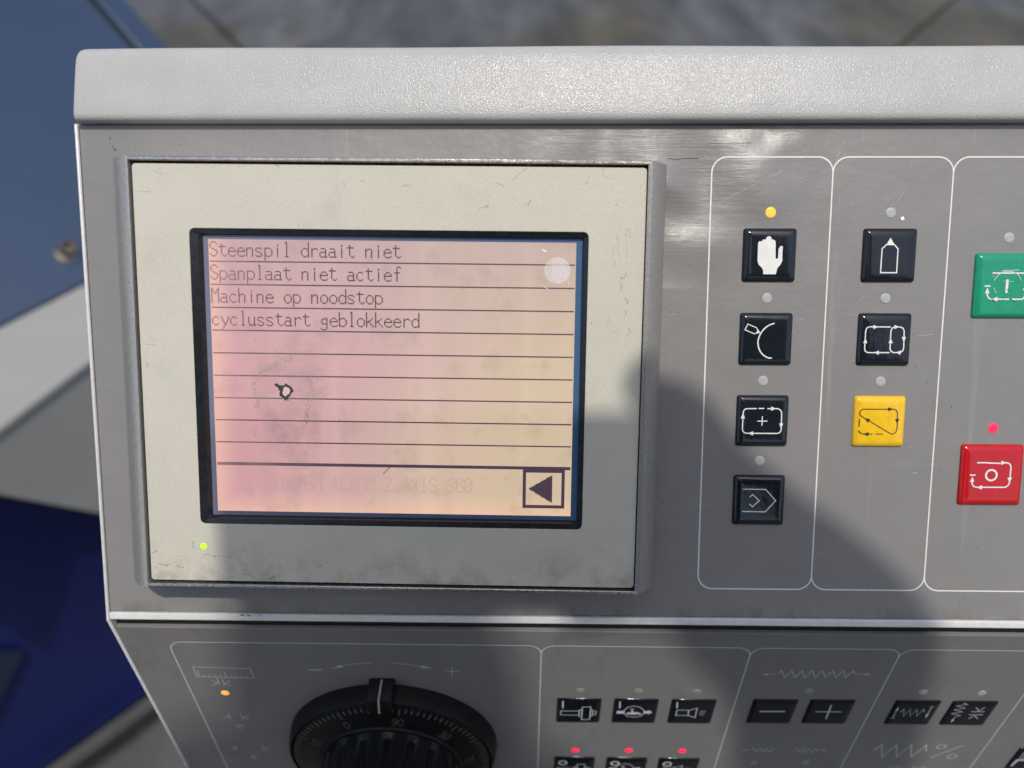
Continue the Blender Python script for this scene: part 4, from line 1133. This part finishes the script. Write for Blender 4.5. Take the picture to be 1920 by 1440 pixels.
# ================================================================== the photographer (seen only as a shadow)
def pw(x, y, z):
    """upper-face millimetres to world metres"""
    return FU @ Vector((x * MM, y * MM, z * MM))


dv = MB()
dv.loops([[(x, y, z) for x, y in rrect(16.5, 111, w, h, r_, 5)] for w, h, r_, z in ((154, 53, 7, 237.5), (157, 56, 8, 238.5), (157, 56, 8, 244.5), (154, 53, 7, 245.5))])
dev = dv.build('handheld_device', 'device_black', None, FU, smooth=40)
tag(dev, 'dark handheld device whose straight-edged shadow crosses the display', 'handheld device')
d2 = MB()
d2.loops([[(x, y, z) for x, y in rrect(16.5, 111, 151, 51, 6, 5)] for z in (245.6, 245.9)])
d2.build('glass', 'device_glass', dev, FU)


def skin_mesh(name, chains, mat, parent, sub=2):
    """chains: lists of (point, radius); chains may share their first point by index name"""
    vs_, es, rad, idx = [], [], [], {}
    for ch in chains:
        prev = None
        for key_, p, r_ in ch:
            if key_ in idx:
                cur = idx[key_]
            else:
                cur = len(vs_)
                vs_.append(tuple(p))
                rad.append(r_)
                if key_:
                    idx[key_] = cur
            if prev is not None:
                es.append((prev, cur))
            prev = cur
    me = bpy.data.meshes.new(name)
    me.from_pydata(vs_, es, [])
    o = bpy.data.objects.new(name, me)
    COL.objects.link(o)
    place(o, parent, Matrix())
    me.materials.append(M[mat])
    sk = o.modifiers.new('skin', 'SKIN')
    sk.use_smooth_shade = True
    lay = me.skin_vertices[0].data if me.skin_vertices else None
    if lay is None:
        me.attributes
    for i, r_ in enumerate(rad):
        rr = r_ if isinstance(r_, tuple) else (r_, r_)
        me.skin_vertices[0].data[i].radius = rr
    me.skin_vertices[0].data[0].use_root = True
    ss = o.modifiers.new('sub', 'SUBSURF')
    ss.levels = sub
    ss.render_levels = sub
    return o


V = Vector
wr, pa = pw(140, 103, 281), pw(116, 124, 263)
elb, sho = V((.30, -.40, .05)), V((.19, -.50, .30))
lsho, lelb, lwr = V((-.18, -.50, .30)), V((-.27, -.58, .0)), V((-.25, -.48, -.22))
pel, che, nck = V((0, -.62, -.22)), V((0, -.56, .16)), V((0, -.49, .365))
hd = V((.018, -.365, .54))
lpa = lwr + V((.005, .03, -.08))
chains = [
    [('pel', pel, (.15, .11)), ('abd', V((0, -.60, -.03)), (.14, .10)), ('che', che, (.15, .11)), ('nb', V((0, -.515, .28)), (.09, .075)), ('nck', nck, .055),
     ('jaw', V((.01, -.41, .45)), (.062, .07)), ('hd', hd, (.078, .092)), ('crn', V((.018, -.39, .605)), (.06, .07))],
    [('jaw', None, 0), ('chin', V((.015, -.33, .425)), .024)],
    [('hd', None, 0), ('nose', V((.018, -.265, .51)), .012)],
    [('nb', None, 0), ('sho', sho, .058), (None, sho.lerp(elb, .5), .048), ('elb', elb, .040), (None, elb.lerp(wr, .35), .040), (None, elb.lerp(wr, .8), .034), ('wr', wr, .031), ('pa', pa, (.041, .028))],
    [('nb', None, 0), ('lsho', lsho, .058), (None, lsho.lerp(lelb, .5), .048), ('lelb', lelb, .040), (None, lelb.lerp(lwr, .35), .038), ('lwr', lwr, .025), ('lpa', lpa, (.02, .034))],
]
# right hand closed on the edge of the device: four fingers behind it, thumb over the top edge
for i, (ky, ty, ln) in enumerate(((133, 131, 0), (121, 117, 2), (109, 104, 0), (98, 92, -4))):
    chains.append([('pa', None, 0), (None, pw(82, ky, 258), .0105), (None, pw(66 - ln, ky - 1, 256.5), .0088), (None, pw(52 - ln, ty, 255), .008), (None, pw(42 - ln, ty - 1, 253.5), .0068)])
chains.append([('pa', None, 0), (None, pw(92, 138, 255), .014), (None, pw(82, 150, 247), .0125), (None, pw(69, 148, 236), .0092), (None, pw(61, 140, 232), .0078)])
for i, dx in enumerate((-.022, -.007, .008, .022)):
    b0 = lpa + V((.004, dx, -.045))
    chains.append([('lpa', None, 0), (None, b0, .0095), (None, b0 + V((.008, .004, -.035)), .0085), (None, b0 + V((.022, .004, -.06)), .0072)])
chains.append([('lpa', None, 0), (None, lpa + V((.012, .04, -.01)), .0115), (None, lpa + V((.02, .05, -.04)), .009)])
for s_, nm in ((1, 'r'), (-1, 'l')):
    hip, kn, an = V((s_ * .095, -.62, -.30)), V((s_ * .11, -.57, -.72)), V((s_ * .12, -.62, -1.11))
    chains.append([('pel', None, 0), (nm + 'hip', hip, .085), (None, hip.lerp(kn, .5), .072), (nm + 'kn', kn, .055), (None, kn.lerp(an, .35), .055), (nm + 'an', an, .036),
                   (None, an + V((0, .05, -.04)), (.036, .034)), (None, an + V((0, .17, -.06)), (.04, .024))])
per = skin_mesh('person', chains, 'skin', None, 2)
tag(per, 'person in dark clothes holding up the device, seen only as a shadow on the panel', 'person')
sh = [
    [('pel', pel + V((0, 0, -.04)), (.165, .125)), ('abd', V((0, -.60, -.03)), (.155, .115)), ('che', che, (.165, .125)), ('nb', V((0, -.515, .275)), (.105, .09))],
    [('nb', None, 0), ('sho', sho, .070), (None, sho.lerp(elb, .5), .060), ('elb', elb, .050), (None, elb.lerp(wr, .35), .048), (None, elb.lerp(wr, .84), .044)],
    [('nb', None, 0), ('lsho', lsho, .070), (None, lsho.lerp(lelb, .5), .060), ('lelb', lelb, .050), (None, lelb.lerp(lwr, .35), .047), (None, lelb.lerp(lwr, .9), .036)],
]
skin_mesh('shirt', sh, 'shirt', per, 2)
tr = []
for s_, nm in ((1, 'r'), (-1, 'l')):
    hip, kn, an = V((s_ * .095, -.62, -.30)), V((s_ * .11, -.57, -.72)), V((s_ * .12, -.62, -1.11))
    tr.append([('pel', pel + V((0, 0, -.02)), (.16, .12)), (nm + 'hip', hip, .098), (None, hip.lerp(kn, .5), .086), (nm + 'kn', kn, .07), (None, kn.lerp(an, .4), .066), (nm + 'an', an, .06)])
skin_mesh('trousers', tr, 'trousers', per, 2)
skin_mesh('hair', [[('a', hd + V((0, -.035, .02)), (.12, .10)), ('b', hd + V((0, -.02, .065)), (.105, .095)), (None, hd + V((0, -.06, -.06)), (.115, .075))]], 'hair', per, 2)
for s_ in (1, -1):
    an = V((s_ * .12, -.62, -1.11))
    skin_mesh('shoe', [[('a', an + V((0, -.02, -.045)), (.044, .04)), (None, an + V((0, .08, -.05)), (.046, .038)), (None, an + V((0, .18, -.062)), (.045, .026))]], 'shoe', per, 1)
